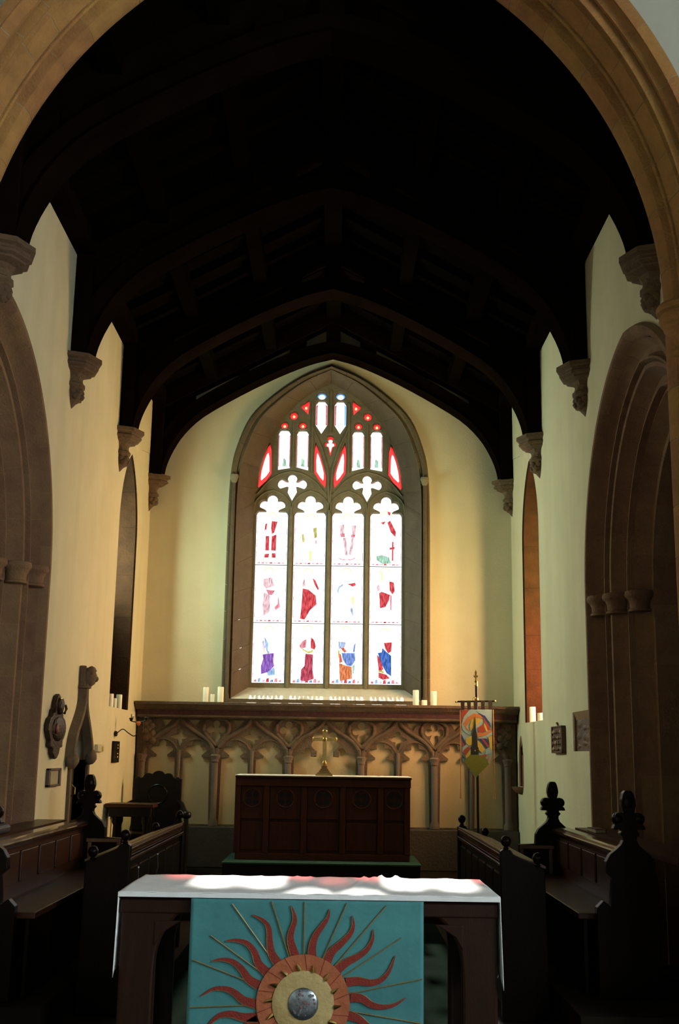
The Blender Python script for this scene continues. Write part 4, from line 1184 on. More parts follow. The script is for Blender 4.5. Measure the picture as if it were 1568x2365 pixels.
cg = 'pillar candles on the reredos cornice'
for x, zt, r, lb in ((-1.408, 2.375, 0.034, 'tall cream candle, leftmost of the trio left of the east window'),
                     (-1.326, 2.298, 0.028, 'short cream candle in the middle of the trio left of the east window'),
                     (-1.237, 2.382, 0.036, 'tall bright candle nearest the east window in the left trio'),
                     (1.030, 2.380, 0.035, 'tall white candle nearest the east window in the right trio'),
                     (1.128, 2.266, 0.033, 'shortest candle in the middle of the trio right of the east window'),
                     (1.237, 2.370, 0.036, 'tall white candle, rightmost of the trio on the reredos cornice')):
    candle(x, 13.43, 2.206, zt, r, lb, cg)
for x, y, zt, r, lb in ((-2.285, 12.25, 2.225, 0.036, 'thick yellowish candle at the near end of the left window sill'),
                        (-2.285, 12.49, 2.190, 0.026, 'thin short candle in the middle of the left window sill'),
                        (-2.275, 12.70, 2.240, 0.033, 'pale candle at the far end of the left window sill trio')):
    candle(x, y, SILL[-1], zt, r, lb, 'candles on the left window sill')
for x, y, zt, r, lb in ((2.262, 12.72, 2.178, 0.034, 'tall glowing white candle on the right window sill'),
                        (2.268, 12.28, 2.096, 0.030, 'short candle beside the tall one on the right window sill')):
    candle(x, y, SILL[1], zt, r, lb, 'candles on the right window sill')

# ---- high altar with its cross
ha = thing('high_altar', (-0.015, 12.85, 0.53), 'long dark wooden high altar with carved panels before the reredos', 'altar')
obj('body', MB().box(-0.92, 0.89, 12.62, 13.26, 0.531, 1.375), 'wood_altar', ha)
obj('altar_top', MB().box(-0.962, 0.930, 12.58, 13.30, 1.375, 1.398), 'wood_altar', ha, bevel=0.006)
obj('fair_linen', MB().box(-0.964, 0.932, 12.577, 13.30, 1.398, 1.405), 'linen', ha)
obj('plinth', MB().box(-0.945, 0.912, 12.60, 13.28, 0.531, 0.60), 'wood_altar', ha, bevel=0.006)
for x in (-0.93, -0.625, -0.222, 0.193, 0.600, 0.885):
    obj('stile', MB().box(x - 0.03, x + 0.03, 12.597, 12.625, 0.60, 1.375), 'wood_altar', ha, bevel=0.005)
obj('frieze', MB().box(-0.955, 0.922, 12.590, 12.625, 1.29, 1.374), 'wood_altar', ha, bevel=0.005)
for cx, hw in ((-0.775, 0.12), (-0.42, 0.165), (-0.015, 0.17), (0.395, 0.165), (0.742, 0.11)):
    pn = obj('carved_panel', MB().box(cx - hw, cx + hw, 12.606, 12.625, 0.95, 1.285), 'wood_altar', ha, bevel=0.004)
    for dx in (-1, 1):
        for dz in (-1, 1):
            lobe = disc(cx + dx * 0.036, 1.165 + dz * 0.036, 0.031, 0.031, 10)
            obj('dark_lobe', MB().prism(lobe, XZ, 12.6035, 12.6075), 'wood_black', pn)  # black disc laid on, shade of a pierced hole put into colour
    obj('roundel', MB().tube([(cx + 0.095 * math.cos(a), 12.604, 1.165 + 0.095 * math.sin(a)) for a in [2 * PI * i / 20 for i in range(21)]], 0.007, n=6), 'wood_altar', pn)
    obj('lower_panel', MB().box(cx - hw, cx + hw, 12.610, 12.625, 0.63, 0.92), 'wood_altar', ha, bevel=0.006)

cr = thing('altar_cross', (-0.012, 12.75, 1.405), 'brass cross on a stepped base standing on the high altar', 'cross')
cx = -0.012
m = MB()
for k, (hw, z0, z1) in enumerate(((0.092, 1.4055, 1.425), (0.075, 1.425, 1.443), (0.058, 1.443, 1.460), (0.045, 1.460, 1.478), (0.032, 1.478, 1.51))):
    m.box(cx - hw, cx + hw, 12.75 - hw * 0.8, 12.75 + hw * 0.8, z0, z1)
obj('stepped_base', m, 'brass_dull', cr, bevel=0.003)
obj('knop', MB().lathe([(0.022, 1.505), (0.032, 1.52), (0.030, 1.545), (0.018, 1.56), (0.016, 1.57)], (cx, 12.75), n=14), 'brass_dull', cr, smooth=40)
obj('upright', MB().box(cx - 0.021, cx + 0.021, 12.738, 12.762, 1.56, 1.875), 'brass', cr, bevel=0.004)
obj('crossbar', MB().box(cx - 0.122, cx + 0.122, 12.736, 12.764, 1.775, 1.812), 'brass', cr, bevel=0.004)
for dx, dz, tx, tz in ((0, 1.880, 0.030, 0.022), (-0.122, 1.7935, 0.016, 0.028), (0.122, 1.7935, 0.016, 0.028)):
    obj('flared_end', MB().ball((cx + dx, 12.75, dz), 1.0, n=10, sc=(tx, 0.014, tz)), 'brass', cr, smooth=60)
obj('centre_boss', MB().ball((cx, 12.735, 1.7935), 0.024, n=12, sc=(1, 0.5, 1)), 'brass', cr, smooth=60)

# ---- processional banner
bn = thing('church_banner', (1.612, 12.42, 0.36), 'colourful swirling church banner with black spire on a brass topped pole', 'banner')
obj('pole', MB().tube([(1.620, 12.425, 0.37), (1.616, 12.425, 1.4), (1.612, 12.425, 2.43)], 0.0135, n=10), 'wood_black', bn, smooth=40)
obj('pole_ferrule', MB().lathe([(0.017, 2.375), (0.020, 2.385), (0.016, 2.40), (0.017, 2.42), (0.022, 2.43), (0.010, 2.44)], (1.611, 12.425), n=12), 'brass', bn, smooth=40)
fx, fz = 1.608, 2.44
fleur = [(0, 0.115), (0.013, 0.085), (0.010, 0.055), (0.018, 0.048), (0.026, 0.060), (0.024, 0.034), (0.010, 0.026), (0.008, 0.0), (-0.008, 0.0), (-0.010, 0.026), (-0.024, 0.034), (-0.026, 0.060), (-0.018, 0.048), (-0.010, 0.055), (-0.013, 0.085)]
obj('finial', MB().prism([(fx + a, fz + b) for a, b in fleur], XZ, 12.419, 12.431), 'brass', bn, bevel=0.002)
obj('crossbar', MB().tube([(1.392, 12.405, 2.207), (1.808, 12.405, 2.219)], 0.0085, n=8), 'wood_black', bn, smooth=40)
for x, z in ((1.392, 2.207), (1.808, 2.219)):
    obj('crossbar_tip', MB().ball((x, 12.405, z), 0.013, n=8), 'brass', bn, smooth=60)
obj('hook_ring', MB().tube([(1.590 + 0.018 * math.cos(a), 12.41, 2.237 + 0.018 * math.sin(a)) for a in [2 * PI * i / 16 for i in range(17)]], 0.004, n=6), 'brass', bn, smooth=60)
obj('collar', MB().lathe([(0.020, 2.225), (0.023, 2.235), (0.020, 2.25)], (1.613, 12.425), n=10), 'brass', bn, smooth=40)
for k, (a, b) in enumerate(((1.439, 1.482), (1.507, 1.549), (1.577, 1.621), (1.656, 1.698), (1.735, 1.779))):
    zt = 2.219 + (a - 1.439) * 0.02
    obj('hanging_tab', MB().prism([(a + 0.004, 2.122), (b - 0.004, 2.122), (b, zt), (a, zt)], XZ, 12.392, 12.400), 'b_tab', bn)
OUT = [(1.444, 2.126), (1.774, 2.130), (1.772, 1.658), (1.742, 1.567), (1.594, 1.415), (1.462, 1.579), (1.444, 1.636)]
cloth = obj('banner_cloth', MB().prism(OUT, XZ, 12.392, 12.398), 'b_base', bn)
lvl = 0
for nm, pl in BANNER:
    key = {'sky': 'b_sky', 'bsky': 'b_sky', 'bred': 'b_red', 'borange': 'b_orange', 'yellow': 'b_yellow', 'navy': 'b_navy', 'blue': 'b_blue', 'spire': 'b_spire', 'bgreen': 'b_green'}[nm]
    lvl += 1
    y = 12.3912 - lvl * 0.00022
    nme = {'spire': 'spire_patch', 'bgreen': 'hill_patch'}.get(nm, 'colour_patch')
    obj(nme, MB().prism(pl, XZ, y - 0.0006, 12.3918), key, cloth)
obj('weathervane_star', MB().prism([(1.588 + 0.011 * (1 if i % 2 else 0.45) * math.sin(PI * i / 5), 1.697 + 0.011 * (1 if i % 2 else 0.45) * math.cos(PI * i / 5)) for i in range(10)], XZ, 12.383, 12.3845), 'b_yellow', cloth)
for x, zt, zb in ((1.432, 2.12, 1.30), (1.786, 2.128, 1.305)):
    c = obj('cord', MB().tube([(x, 12.39, zt), (x + 0.002, 12.388, (zt + zb) / 2), (x + 0.001, 12.39, zb)], 0.0045, n=6), 'cord', bn, smooth=60)
    obj('tassel', MB().lathe([(0.005, zb), (0.009, zb - 0.01), (0.006, zb - 0.02), (0.010, zb - 0.10), (0.004, zb - 0.10)], (x + 0.001, 12.39), n=8), 'cord', c, smooth=60)
obj('foot', MB().lathe([(0.12, 0.361), (0.12, 0.375), (0.04, 0.40), (0.025, 0.46)], (1.62, 12.425), n=18), 'wood_black', bn, smooth=40)

# ---- bishop's chair and credence table
ch = thing('sanctuary_chair', (-1.80, 12.7, 0.36), 'black carved armchair with scalloped back beside the high altar', 'chair')
top = [(-2.06, 0.80), (-1.60, 0.80), (-1.595, 1.345)]
for c_, r_ in ((-1.615, 0.022), (-1.72, 0.058), (-1.826, 0.072), (-1.935, 0.058), (-2.045, 0.022)):
    base = {-1.615: 1.345, -1.72: 1.352, -1.826: 1.365, -1.935: 1.352, -2.045: 1.345}[c_]
    top += [(c_ + r_ * math.cos(a), base + r_ * math.sin(a) * 0.9) for a in [PI * (i + 0.5) / 9 for i in range(9)]]
top += [(-2.068, 1.345)]
obj('back', MB().prism(top, XZ, 12.84, 12.90), 'wood_black', ch, bevel=0.006)
for x in (-2.06, -1.60):
    obj('back_post', MB().box(x - 0.03, x + 0.03, 12.83, 12.91, 0.361, 1.345), 'wood_black', ch, bevel=0.006)
obj('carved_roundel', MB().tube([(-1.826 + 0.1 * math.cos(a), 12.838, 1.18 + 0.1 * math.sin(a)) for a in [2 * PI * i / 20 for i in range(21)]], 0.012, n=6), 'wood_black', ch, smooth=60)
obj('seat', MB().box(-2.10, -1.50, 12.32, 12.86, 0.74, 0.80), 'wood_black', ch, bevel=0.01)
for sx, xa, xb in ((-1, -2.05, -2.16), (1, -1.60, -1.435)):
    p = smooth_curve([(xa, 12.86, 1.10), (xa + (xb - xa) * 0.4, 12.66, 1.085), (xa + (xb - xa) * 0.75, 12.45, 1.03), (xb, 12.34, 1.0)], 14)
    obj('arm', MB().tube(p, 0.028, n=8), 'wood_black', ch, smooth=60)
    obj('arm_scroll', MB().lathe([(0.02, 0.955), (0.045, 0.965), (0.052, 0.99), (0.045, 1.02), (0.02, 1.03)], (xb, 12.32), n=12), 'wood_black', ch, smooth=60)
    obj('leg', MB().tube([(xb * 0.98 - 0.03 * sx, 12.34, 0.361), (xb * 0.985 - 0.02 * sx, 12.34, 0.6), (xb - 0.005 * sx, 12.34, 0.96)], [0.028, 0.022, 0.026], n=8), 'wood_black', ch, smooth=60)
cd = thing('credence_table', (-1.95, 12.15, 0.36), 'small dark side table with stout legs against the left wall', 'table')
obj('table_top', MB().box(-2.205, -1.72, 11.88, 12.20, 1.075, 1.115), 'wood_stall', cd, bevel=0.006)
obj('apron', MB().box(-2.17, -1.75, 11.91, 11.95, 0.985, 1.075), 'wood_black', cd, bevel=0.004)
obj('apron_back', MB().box(-2.17, -1.75, 12.13, 12.17, 0.985, 1.075), 'wood_black', cd, bevel=0.004)
for x in (-2.10, -1.80):
    for y in (11.95, 12.13):
        obj('leg', MB().lathe([(0.036, 0.361), (0.036, 0.44), (0.026, 0.46), (0.034, 0.70), (0.026, 0.90), (0.04, 0.93), (0.04, 1.08)], (x, y), n=10), 'wood_black', cd, smooth=40)

# ================================================================== WALL FITTINGS
# left wall: priest's door under an ogee hood
dr = thing('door_1', (-WALL, 10.58, 0.36), 'dark plank door under an ogee hood in the left chancel wall', None, kind='structure')
for k in range(5):
    y0 = 10.262 + k * 0.1316
    obj('plank', MB().box(-2.36, -2.32, y0 + 0.003, y0 + 0.1286, 0.361, 1.95), 'wood_door', dr, bevel=0.004)
obj('door_handle', MB().tube([(-2.31, 10.80, 1.22), (-2.28, 10.80, 1.24), (-2.28, 10.80, 1.30), (-2.31, 10.80, 1.32)], 0.008, n=6), 'brass', dr)
m = MB().box(-2.6, -2.4, 10.0, 11.2, 0.3, 2.1)
obj('door_backing', m, 'wood_black', dr)
hd = thing('ogee_hood', (-WALL, 10.47, 1.5), 'carved stone ogee hood with head finial over the left wall door', 'hood mould')
for nm, pts, wd in (('hood_limb', [(10.13, 1.53), (10.12, 1.64), (10.18, 1.76), (10.30, 1.87), (10.40, 1.97), (10.455, 2.08), (10.465, 2.22)], 0.052),
                    ('hood_limb', [(10.86, 1.56), (10.83, 1.67), (10.74, 1.79), (10.64, 1.89), (10.55, 1.98), (10.495, 2.08), (10.475, 2.22)], 0.042)):
    c = smooth_curve([(y, z, 0) for y, z in pts], 20)
    RR = [[], [], [], [], [], []]
    for i, p in enumerate(c):
        a, b = c[max(0, i - 1)], c[min(19, i + 1)]
        t_ = (b - a).normalized()
        ny, nz_ = -t_[1], t_[0]
        w_ = wd * (1 - 0.35 * i / 19)
        for q, (o_, d_) in enumerate(((-1, 0.0), (-0.8, 0.05), (-0.35, 0.055), (0.1, 0.085), (0.6, 0.075), (1, 0.0))):
            RR[q].append((-WALL + d_, p[0] + ny * w_ * o_, p[1] + nz_ * w_ * o_))
    obj(nm, MB().rails(RR), 'stone_hood', hd, smooth=35)
for y, z in ((10.12, 1.545), (10.87, 1.575)):
    obj('label_stop', MB().ball((-2.17, y, z), 0.068, n=14, sc=(0.9, 1, 1.05), jitter=0.08), 'stone_hood', hd, smooth=60)
obj('finial_collar', MB().lathe([(0.05, 2.175), (0.075, 2.185), (0.075, 2.20), (0.05, 2.21)], (-2.19, 10.48), n=12), 'stone_hood', hd, smooth=40)
m = MB().ball((-2.15, 10.50, 2.285), 0.078, n=14, sc=(0.95, 0.95, 1.15), jitter=0.07)
m.ball((-2.09, 10.52, 2.27), 0.03, n=8, jitter=0.1).ball((-2.12, 10.47, 2.34), 0.045, n=8, jitter=0.15).ball((-2.14, 10.55, 2.33), 0.045, n=8, jitter=0.15)
obj('finial', m, 'stone_hood', hd, smooth=60)
obj('finial_block', MB().box(-2.218, -2.16, 10.42, 10.46, 2.2, 2.385), 'stone_hood', hd, bevel=0.01)
for ya, w_ in ((10.26, 1), (10.92, -1)):
    obj('door_jamb', MB().box(-2.34, -2.19, min(ya, ya - 0.06 * w_), max(ya, ya - 0.06 * w_), 0.361, 1.56), 'stone_hood', hd, bevel=0.015)

ct = thing('wall_cartouche', (-WALL, 9.57, 1.56), 'dark carved heraldic cartouche hanging on the left wall', 'carving')
half = [(0.0, 2.085), (0.055, 2.065), (0.095, 2.01), (0.10, 1.965), (0.155, 1.955), (0.165, 1.93), (0.175, 1.905), (0.25, 1.88), (0.295, 1.83), (0.295, 1.78), (0.24, 1.725), (0.20, 1.705),
        (0.205, 1.655), (0.12, 1.645), (0.10, 1.60), (0.045, 1.565), (0.0, 1.558)]
yc = 9.565
pl = [(yc + a, z) for a, z in half] + [(yc - a, z) for a, z in reversed(half[1:-1])]
obj('board', MB().prism(pl, YZ, -2.219, -2.175), 'cartouche', ct, bevel=0.01)
obj('shield', MB().ball((-2.175, yc, 1.80), 1.0, n=16, sc=(0.035, 0.2, 0.10), jitter=0.03), 'cartouche', ct, smooth=60)
obj('crest', MB().ball((-2.165, yc, 1.985), 1.0, n=10, sc=(0.03, 0.07, 0.07), jitter=0.12), 'cartouche', ct, smooth=60)
obj('gilt_top', MB().ball((-2.165, yc - 0.005, 2.045), 1.0, n=8, sc=(0.015, 0.035, 0.012), jitter=0.1), 'brass', ct, smooth=60)
obj('red_field', MB().ball((-2.15, yc - 0.13, 1.80), 1.0, n=8, sc=(0.014, 0.035, 0.045)), 'cartouche_red', ct, smooth=60)
for a in (-0.17, 0.17):
    obj('side_scroll', MB().tube([(-2.17, yc + a, 1.93), (-2.16, yc + a * 1.12, 1.97), (-2.165, yc + a * 1.02, 2.0)], 0.012, n=6), 'cartouche', ct, smooth=60)

fr = thing('framed_notice', (-WALL, 9.65, 1.33), 'small framed notice hanging on the left wall below the cartouche', 'picture')
y0, y1, z0, z1 = 9.445, 9.855, 1.338, 1.484
for bx in ((y0, y1, z1 - 0.018, z1), (y0, y1, z0, z0 + 0.018), (y0, y0 + 0.05, z0, z1), (y1 - 0.05, y1, z0, z1)):
    obj('frame_bar', MB().box(-2.219, -2.19, *bx), 'brown_paint', fr, bevel=0.004)
obj('notice', MB().box(-2.218, -2.205, y0 + 0.04, y1 - 0.04, z0 + 0.012, z1 - 0.012), 'paper', fr)

sc = thing('wall_sconce', (-WALL, 12.2, 1.8), 'wrought iron candle sconce curling from the left wall by the window', 'sconce')
obj('back_plate', MB().prism(disc(12.27, 1.812, 0.06, 0.028, 12), YZ, -2.219, -2.20), 'iron', sc)
p = smooth_curve([(-2.20, 12.27, 1.815), (-2.14, 12.28, 1.86), (-2.08, 12.29, 1.82), (-2.02, 12.30, 1.79), (-1.985, 12.30, 1.83), (-1.98, 12.30, 1.92)], 24)
obj('bracket', MB().tube(p, 0.006, n=6), 'iron', sc, smooth=60)
obj('branch', MB().tube([(-2.06, 12.30, 1.945), (-1.98, 12.30, 1.93), (-1.90, 12.30, 1.955)], 0.006, n=6), 'iron', sc, smooth=60)
for x, z in ((-2.06, 1.945), (-1.90, 1.955)):
    obj('candle_cup', MB().lathe([(0.012, z), (0.022, z + 0.03), (0.018, z + 0.035)], (x, 12.30), n=10), 'iron', sc, smooth=40)
    obj('spike', MB().tube([(x, 12.30, z + 0.03), (x, 12.30, z + 0.075)], 0.004, n=5), 'iron', sc)
obj('copper_cup', MB().lathe([(0.006, 1.895), (0.024, 1.925), (0.02, 1.945)], (-1.98, 12.30), n=12), 'copper', sc, smooth=40)
obj('white_bulb', MB().ball((-2.04, 12.30, 1.995), 0.016, n=10), 'wax', sc, smooth=60)
obj('drip_rod', MB().tube([(-1.93, 12.30, 1.99), (-1.93, 12.30, 1.84)], 0.004, n=5), 'iron', sc)

bp = thing('bell_panel', (-WALL, 12.3, 1.515), 'narrow dark plate with brass knobs on the left wall', 'wall plate')
obj('plate', MB().box(-2.219, -2.195, 12.14, 12.46, 1.515, 1.735), 'wood_black', bp, bevel=0.004)
for z in (1.57, 1.605, 1.66, 1.69):
    obj('brass_knob', MB().ball((-2.19, 12.30, z), 0.013, n=10), 'brass', bp, smooth=60)
sb = thing('wall_switch', (-WALL, 11.42, 1.62), 'small cream switch box beside the ogee hood', 'switch')
obj('switch_box', MB().box(-2.219, -2.185, 11.28, 11.56, 1.622, 1.693), 'switch', sb, bevel=0.006)
obj('yellow_button', MB().box(-2.186, -2.18, 11.47, 11.54, 1.63, 1.675), 'switch_yellow', sb)

# right wall: carved tablet, recessed aumbry, piscina
tb = thing('carved_tablet', (WALL, 10.94, 1.675), 'small brown carved tablet, the smaller of two on the right wall', 'plaque')
obj('tablet_board', MB().box(2.19, 2.219, 10.68, 11.20, 1.675, 1.925), 'wood_niche', tb, bevel=0.004)
for bx in ((10.68, 11.20, 1.912, 1.925), (10.68, 11.20, 1.675, 1.692), (10.68, 10.72, 1.675, 1.925), (11.16, 11.20, 1.675, 1.925)):
    obj('tablet_frame', MB().box(2.178, 2.192, *bx), 'wood_niche', tb, bevel=0.003)
random.seed(11)
for q in range(16):
    obj('relief', MB().ball((2.186, 10.77 + 0.115 * (q % 4), 1.715 + 0.052 * (q // 4)), 1.0, n=8, sc=(0.012, 0.045, 0.020), jitter=0.2), 'wood_tan' if q % 3 == 0 else 'wood_niche', tb, smooth=60)
obj('hook', MB().tube([(2.20, 10.94, 1.925), (2.19, 10.94, 1.955), (2.20, 10.95, 1.94)], 0.012, n=6), 'wood_tan', tb)

au = thing('aumbry_panel', (WALL, 10.03, 1.68), 'tall carved brown panel set in a recess in the right wall', 'panel')
obj('recess_back', MB().box(2.245, 2.33, 9.701, 10.349, 1.691, 2.029), 'wood_niche', au)
obj('side_board', MB().box(2.225, 2.31, 10.32, 10.349, 1.691, 2.029), 'wood_tan', au, bevel=0.003)
obj('side_board', MB().box(2.225, 2.31, 9.701, 9.73, 1.691, 2.029), 'wood_niche', au, bevel=0.003)
obj('sloping_top', MB().prism([(2.222, 2.029), (2.26, 2.029), (2.26, 1.965), (2.244, 1.96)], lambda u, w_, d: (u, d, w_), 9.73, 10.32), 'wood_tan', au)
for q in range(9):
    obj('relief', MB().ball((2.245, 9.83 + 0.19 * (q % 3) + random.uniform(-0.05, 0.05), 1.735 + 0.085 * (q // 3) + random.uniform(-0.02, 0.02)), 1.0, n=8, sc=(0.008, random.uniform(0.05, 0.12), random.uniform(0.02, 0.045)), jitter=0.25), 'wood_niche', au, smooth=60)

ps = thing('piscina', (WALL, 13.265, 1.25), 'pointed stone piscina niche with a projecting bowl by the east corner', 'piscina')
obj('niche_back', MB().box(2.42, 2.46, 13.12, 13.41, 1.28, 1.9), 'plaster_shade', ps)
obj('bowl', MB().lathe([(0.02, 1.225), (0.07, 1.25), (0.105, 1.285), (0.115, 1.308), (0.06, 1.306)], (2.215, 13.265), n=12, a0=PI / 2, a1=3 * PI / 2, sy=1.0), 'stone_side', ps, smooth=40)
pp = [(13.15, 1.31), (13.15, 1.66), (13.19, 1.76), (13.265, 1.86), (13.34, 1.76), (13.38, 1.66), (13.38, 1.31)]
obj('arch_moulding', MB().tube([(2.225, y, z) for y, z in pp], 0.018, n=6), 'stone_side', ps, smooth=60)

# ================================================================== CHOIR
POPPY = [(0.018, 1.446), (0.030, 1.430), (0.040, 1.395), (0.043, 1.365), (0.034, 1.330), (0.030, 1.318), (0.052, 1.324), (0.076, 1.316), (0.088, 1.295), (0.084, 1.272), (0.072, 1.258),
         (0.086, 1.250), (0.094, 1.232), (0.094, 1.226), (0.046, 1.226), (0.044, 1.216), (0.056, 1.206), (0.056, 1.198), (0.042, 1.184), (0.040, 1.165), (0.052, 1.140), (0.085, 1.110),
         (0.118, 1.085), (0.142, 1.045), (0.146, 0.985)]


def choir_stall(s):
    sd = 'left' if s < 0 else 'right'
    X = lambda a, b: (min(s * a, s * b), max(s * a, s * b))
    t = thing('choir_stall', (s * 1.78, 8.1, 0.30), 'long dark wooden choir stall with poppyhead ends along the %s side' % sd, 'choir stall', 'choir stalls')
    # back, rail, seat
    yn = 6.56 if s < 0 else 6.90
    obj('back_panel', MB().box(*X(1.86, 1.895), yn + 0.04, 9.28, 0.34, 1.05), 'wood_stall', t)
    for k in range(5):
        y0 = 6.98 + k * 0.46
        obj('raised_panel', MB().box(*X(1.845, 1.865), y0 + 0.03, y0 + 0.43, 0.82, 1.01), 'wood_stall', t, bevel=0.008)
    rl = obj('top_rail', MB().prism([(1.83, 1.045), (1.815, 1.062), (1.815, 1.075), (1.83, 1.08), (1.835, 1.092), (1.85, 1.10), (1.93, 1.10), (1.94, 1.06), (1.92, 1.045)],
                                    lambda u, w_, d: (s * u, d, w_), yn + 0.04, 9.27), 'wood_polished', t)
    obj('seat', MB().box(*X(1.53, 1.87), yn + 0.06, 9.26, 0.715, 0.75), 'wood_stall', t, bevel=0.006)
    obj('seat_front', MB().box(*X(1.56, 1.58), yn + 0.06, 9.26, 0.305, 0.715), 'wood_end', t)
    for y in (yn, 9.28):
        far = y > 8
        prof = [(1.55, 0.302), (1.55, 0.965), (1.675, 0.972)] if far else [(1.62, 0.302), (1.62, 0.79), (1.66, 0.83), (1.70, 0.80), (1.715, 0.95)]
        prof += [(1.823 - a, z) for a, z in reversed(POPPY) if True]
        prof += [(1.823 + a, z) for a, z in POPPY]
        prof += [(1.975, 0.95), (1.985, 0.302)]
        e = obj('bench_end', MB().prism(prof, lambda u, w_, d: (s * u, d, w_), y - 0.032, y + 0.032), 'wood_end', t, bevel=0.009)
        if far:
            for a, b, c, d in ((1.556, 1.82, 0.935, 0.962), (1.556, 1.583, 0.5, 0.935), (1.78, 1.807, 0.5, 0.935)):
                obj('raised_frame', MB().box(*X(a, b), y - 0.045, y - 0.031, c, d), 'wood_lit', e, bevel=0.003)
        for dx in (-0.062, 0.062):
            obj('poppyhead_lobe', MB().ball((s * (1.823 + dx), y, 1.285), 0.036, n=12, sc=(1, 1.25, 1)), 'wood_end', e, smooth=60)
        obj('poppyhead_bud', MB().ball((s * 1.823, y, 1.378), 0.041, n=12, sc=(1, 1, 1.5)), 'wood_end', e, smooth=60)
    return t


def choir_desk(s):
    sd = 'left' if s < 0 else 'right'
    X = lambda a, b: (min(s * a, s * b), max(s * a, s * b))
    t = thing('choir_desk', (s * 1.2, 8.2, 0.15), 'dark wooden choir book desk with ball finials in front of the %s stall' % sd, 'desk', 'choir desks')
    obj('front_panel', MB().box(*X(1.115, 1.145), 7.0, 9.4, 0.20, 1.0), 'wood_end', t)
    for k, (z0, z1, d) in enumerate(((0.995, 1.015, 0.035), (1.02, 1.045, 0.02), (1.05, 1.07, 0.03))):
        obj('moulding', MB().box(*X(1.115 - d, 1.16), 7.0, 9.38, z0, z1), 'wood_polished', t, bevel=0.006)
    obj('book_slope', MB().prism([(1.09, 1.072), (1.09, 1.088), (1.36, 1.0), (1.36, 0.985)], lambda u, w_, d: (s * u, d, w_), 7.02, 9.38), 'wood_lit', t, bevel=0.003)
    for k in range(6):
        y0 = 7.06 + k * 0.385
        obj('tracery_panel', MB().box(*X(1.10, 1.118), y0, y0 + 0.33, 0.30, 0.95), 'wood_end', t, bevel=0.01)
    for y in (7.0, 9.40):
        e = obj('desk_end', MB().prism([(1.085, 0.152), (1.085, 1.085), (1.10, 1.095), (1.145, 1.095), (1.165, 1.07), (1.275, 1.02), (1.29, 1.0), (1.33, 1.0), (1.345, 0.98), (1.36, 0.152)],
                                       lambda u, w_, d: (s * u, d, w_), y - 0.03, y + 0.03), 'wood_end', t, bevel=0.006)
        for bx, bz in ((1.122, 1.095), (1.308, 1.0)):
            obj('ball_finial', MB().lathe([(0.014, bz - 0.005), (0.017, bz + 0.01), (0.012, bz + 0.016), (0.024, bz + 0.026), (0.031, bz + 0.043), (0.031, bz + 0.055), (0.022, bz + 0.072), (0.006, bz + 0.080)],
                                          (s * bx, y), n=16), 'wood_end', e, smooth=50)
    return t


for s in (-1, 1):
    choir_stall(s)
    choir_desk(s)

for k, (y, z, lean, lb) in enumerate(((7.08, 0.95, 0.15, 'slim microphone nearest the nave on the front of the left choir desk'),
                                      (7.82, 0.965, 0.22, 'slim microphone further back on the front of the left choir desk'))):
    t = thing('choir_microphone', (-1.09, y + lean, 0.80), lb, 'microphone', 'choir microphones')
    obj('stem', MB().tube([(-1.094, y + lean, 0.80), (-1.06, y + lean * 0.5, 0.88), (-1.05, y, z)], 0.0028, n=6), 'mic_grey', t)
    obj('capsule', MB().ball((-1.05, y - 0.005, z + 0.004), 0.008, n=8), 'mic_grey', t, smooth=60)

bk = thing('hymn_book', (2.0, 8.9, 1.10), 'small dark red book lying on the ledge behind the right stall', 'book')
obj('pages', MB().box(1.998, 2.07, 8.56, 8.82, 1.104, 1.124), 'paper', bk)
obj('cover', MB().box(1.993, 2.075, 8.555, 8.825, 1.1005, 1.105).box(1.993, 2.075, 8.555, 8.825, 1.124, 1.129).box(2.07, 2.077, 8.555, 8.825, 1.1005, 1.129), 'book_red', bk)
fo = thing('folded_cloth', (-2.02, 7.3, 1.10), 'dark folded cloth lying on the ledge behind the left stall', 'cloth')
m = MB().prism([(2.0, 1.101), (1.995, 1.135), (2.01, 1.155), (2.04, 1.16), (2.12, 1.175), (2.17, 1.165), (2.18, 1.101)], lambda u, w_, d: (-u, d, w_), 6.75, 7.72)
obj('cloth_fold', m, 'leather', fo, bevel=0.015)
tag(obj('stall_ledge', MB().box(-2.215, -1.99, 6.5, 9.25, 1.06, 1.10), 'wood_stall'), 'narrow wooden ledge behind the back of the left stall', 'shelf')
tag(obj('stall_ledge', MB().box(1.99, 2.215, 6.5, 9.25, 1.06, 1.10), 'wood_stall'), 'narrow wooden ledge behind the back of the right stall', 'shelf')

# ================================================================== NAVE ALTAR
ta = thing('nave_altar', (0, 5.85, 0.012), 'dark wooden communion table with arched front in the foreground', 'altar table')
bays = [[(c + u, z) for u, z in pointed(0.22, 0.68, 0.06, z0=0.10, n=14)] for c in (-0.478, 0.0, 0.478)]
obj('front_frame', plate([[(-0.858, 0.0125), (0.858, 0.0125), (0.858, 0.972), (-0.858, 0.972)]] + bays, 5.49, 5.56, XZ), 'wood_table', ta, bevel=0.012)
obj('back_frame', plate([[(-0.858, 0.0125), (0.858, 0.0125), (0.858, 0.972), (-0.858, 0.972)]] + bays, 6.14, 6.21, XZ), 'wood_table', ta, bevel=0.012)
for s in (-1, 1):
    obj('end_frame', plate([[(5.56, 0.0125), (6.14, 0.0125), (6.14, 0.972), (5.56, 0.972)], [(5.85 + u, z) for u, z in pointed(0.2, 0.62, 0.06, z0=0.10, n=10)]], s * 0.80, s * 0.858, YZ), 'wood_table', ta, bevel=0.01)
obj('top_rail', MB().box(-0.862, 0.862, 5.482, 5.50, 0.905, 0.965), 'wood_table', ta, bevel=0.006)
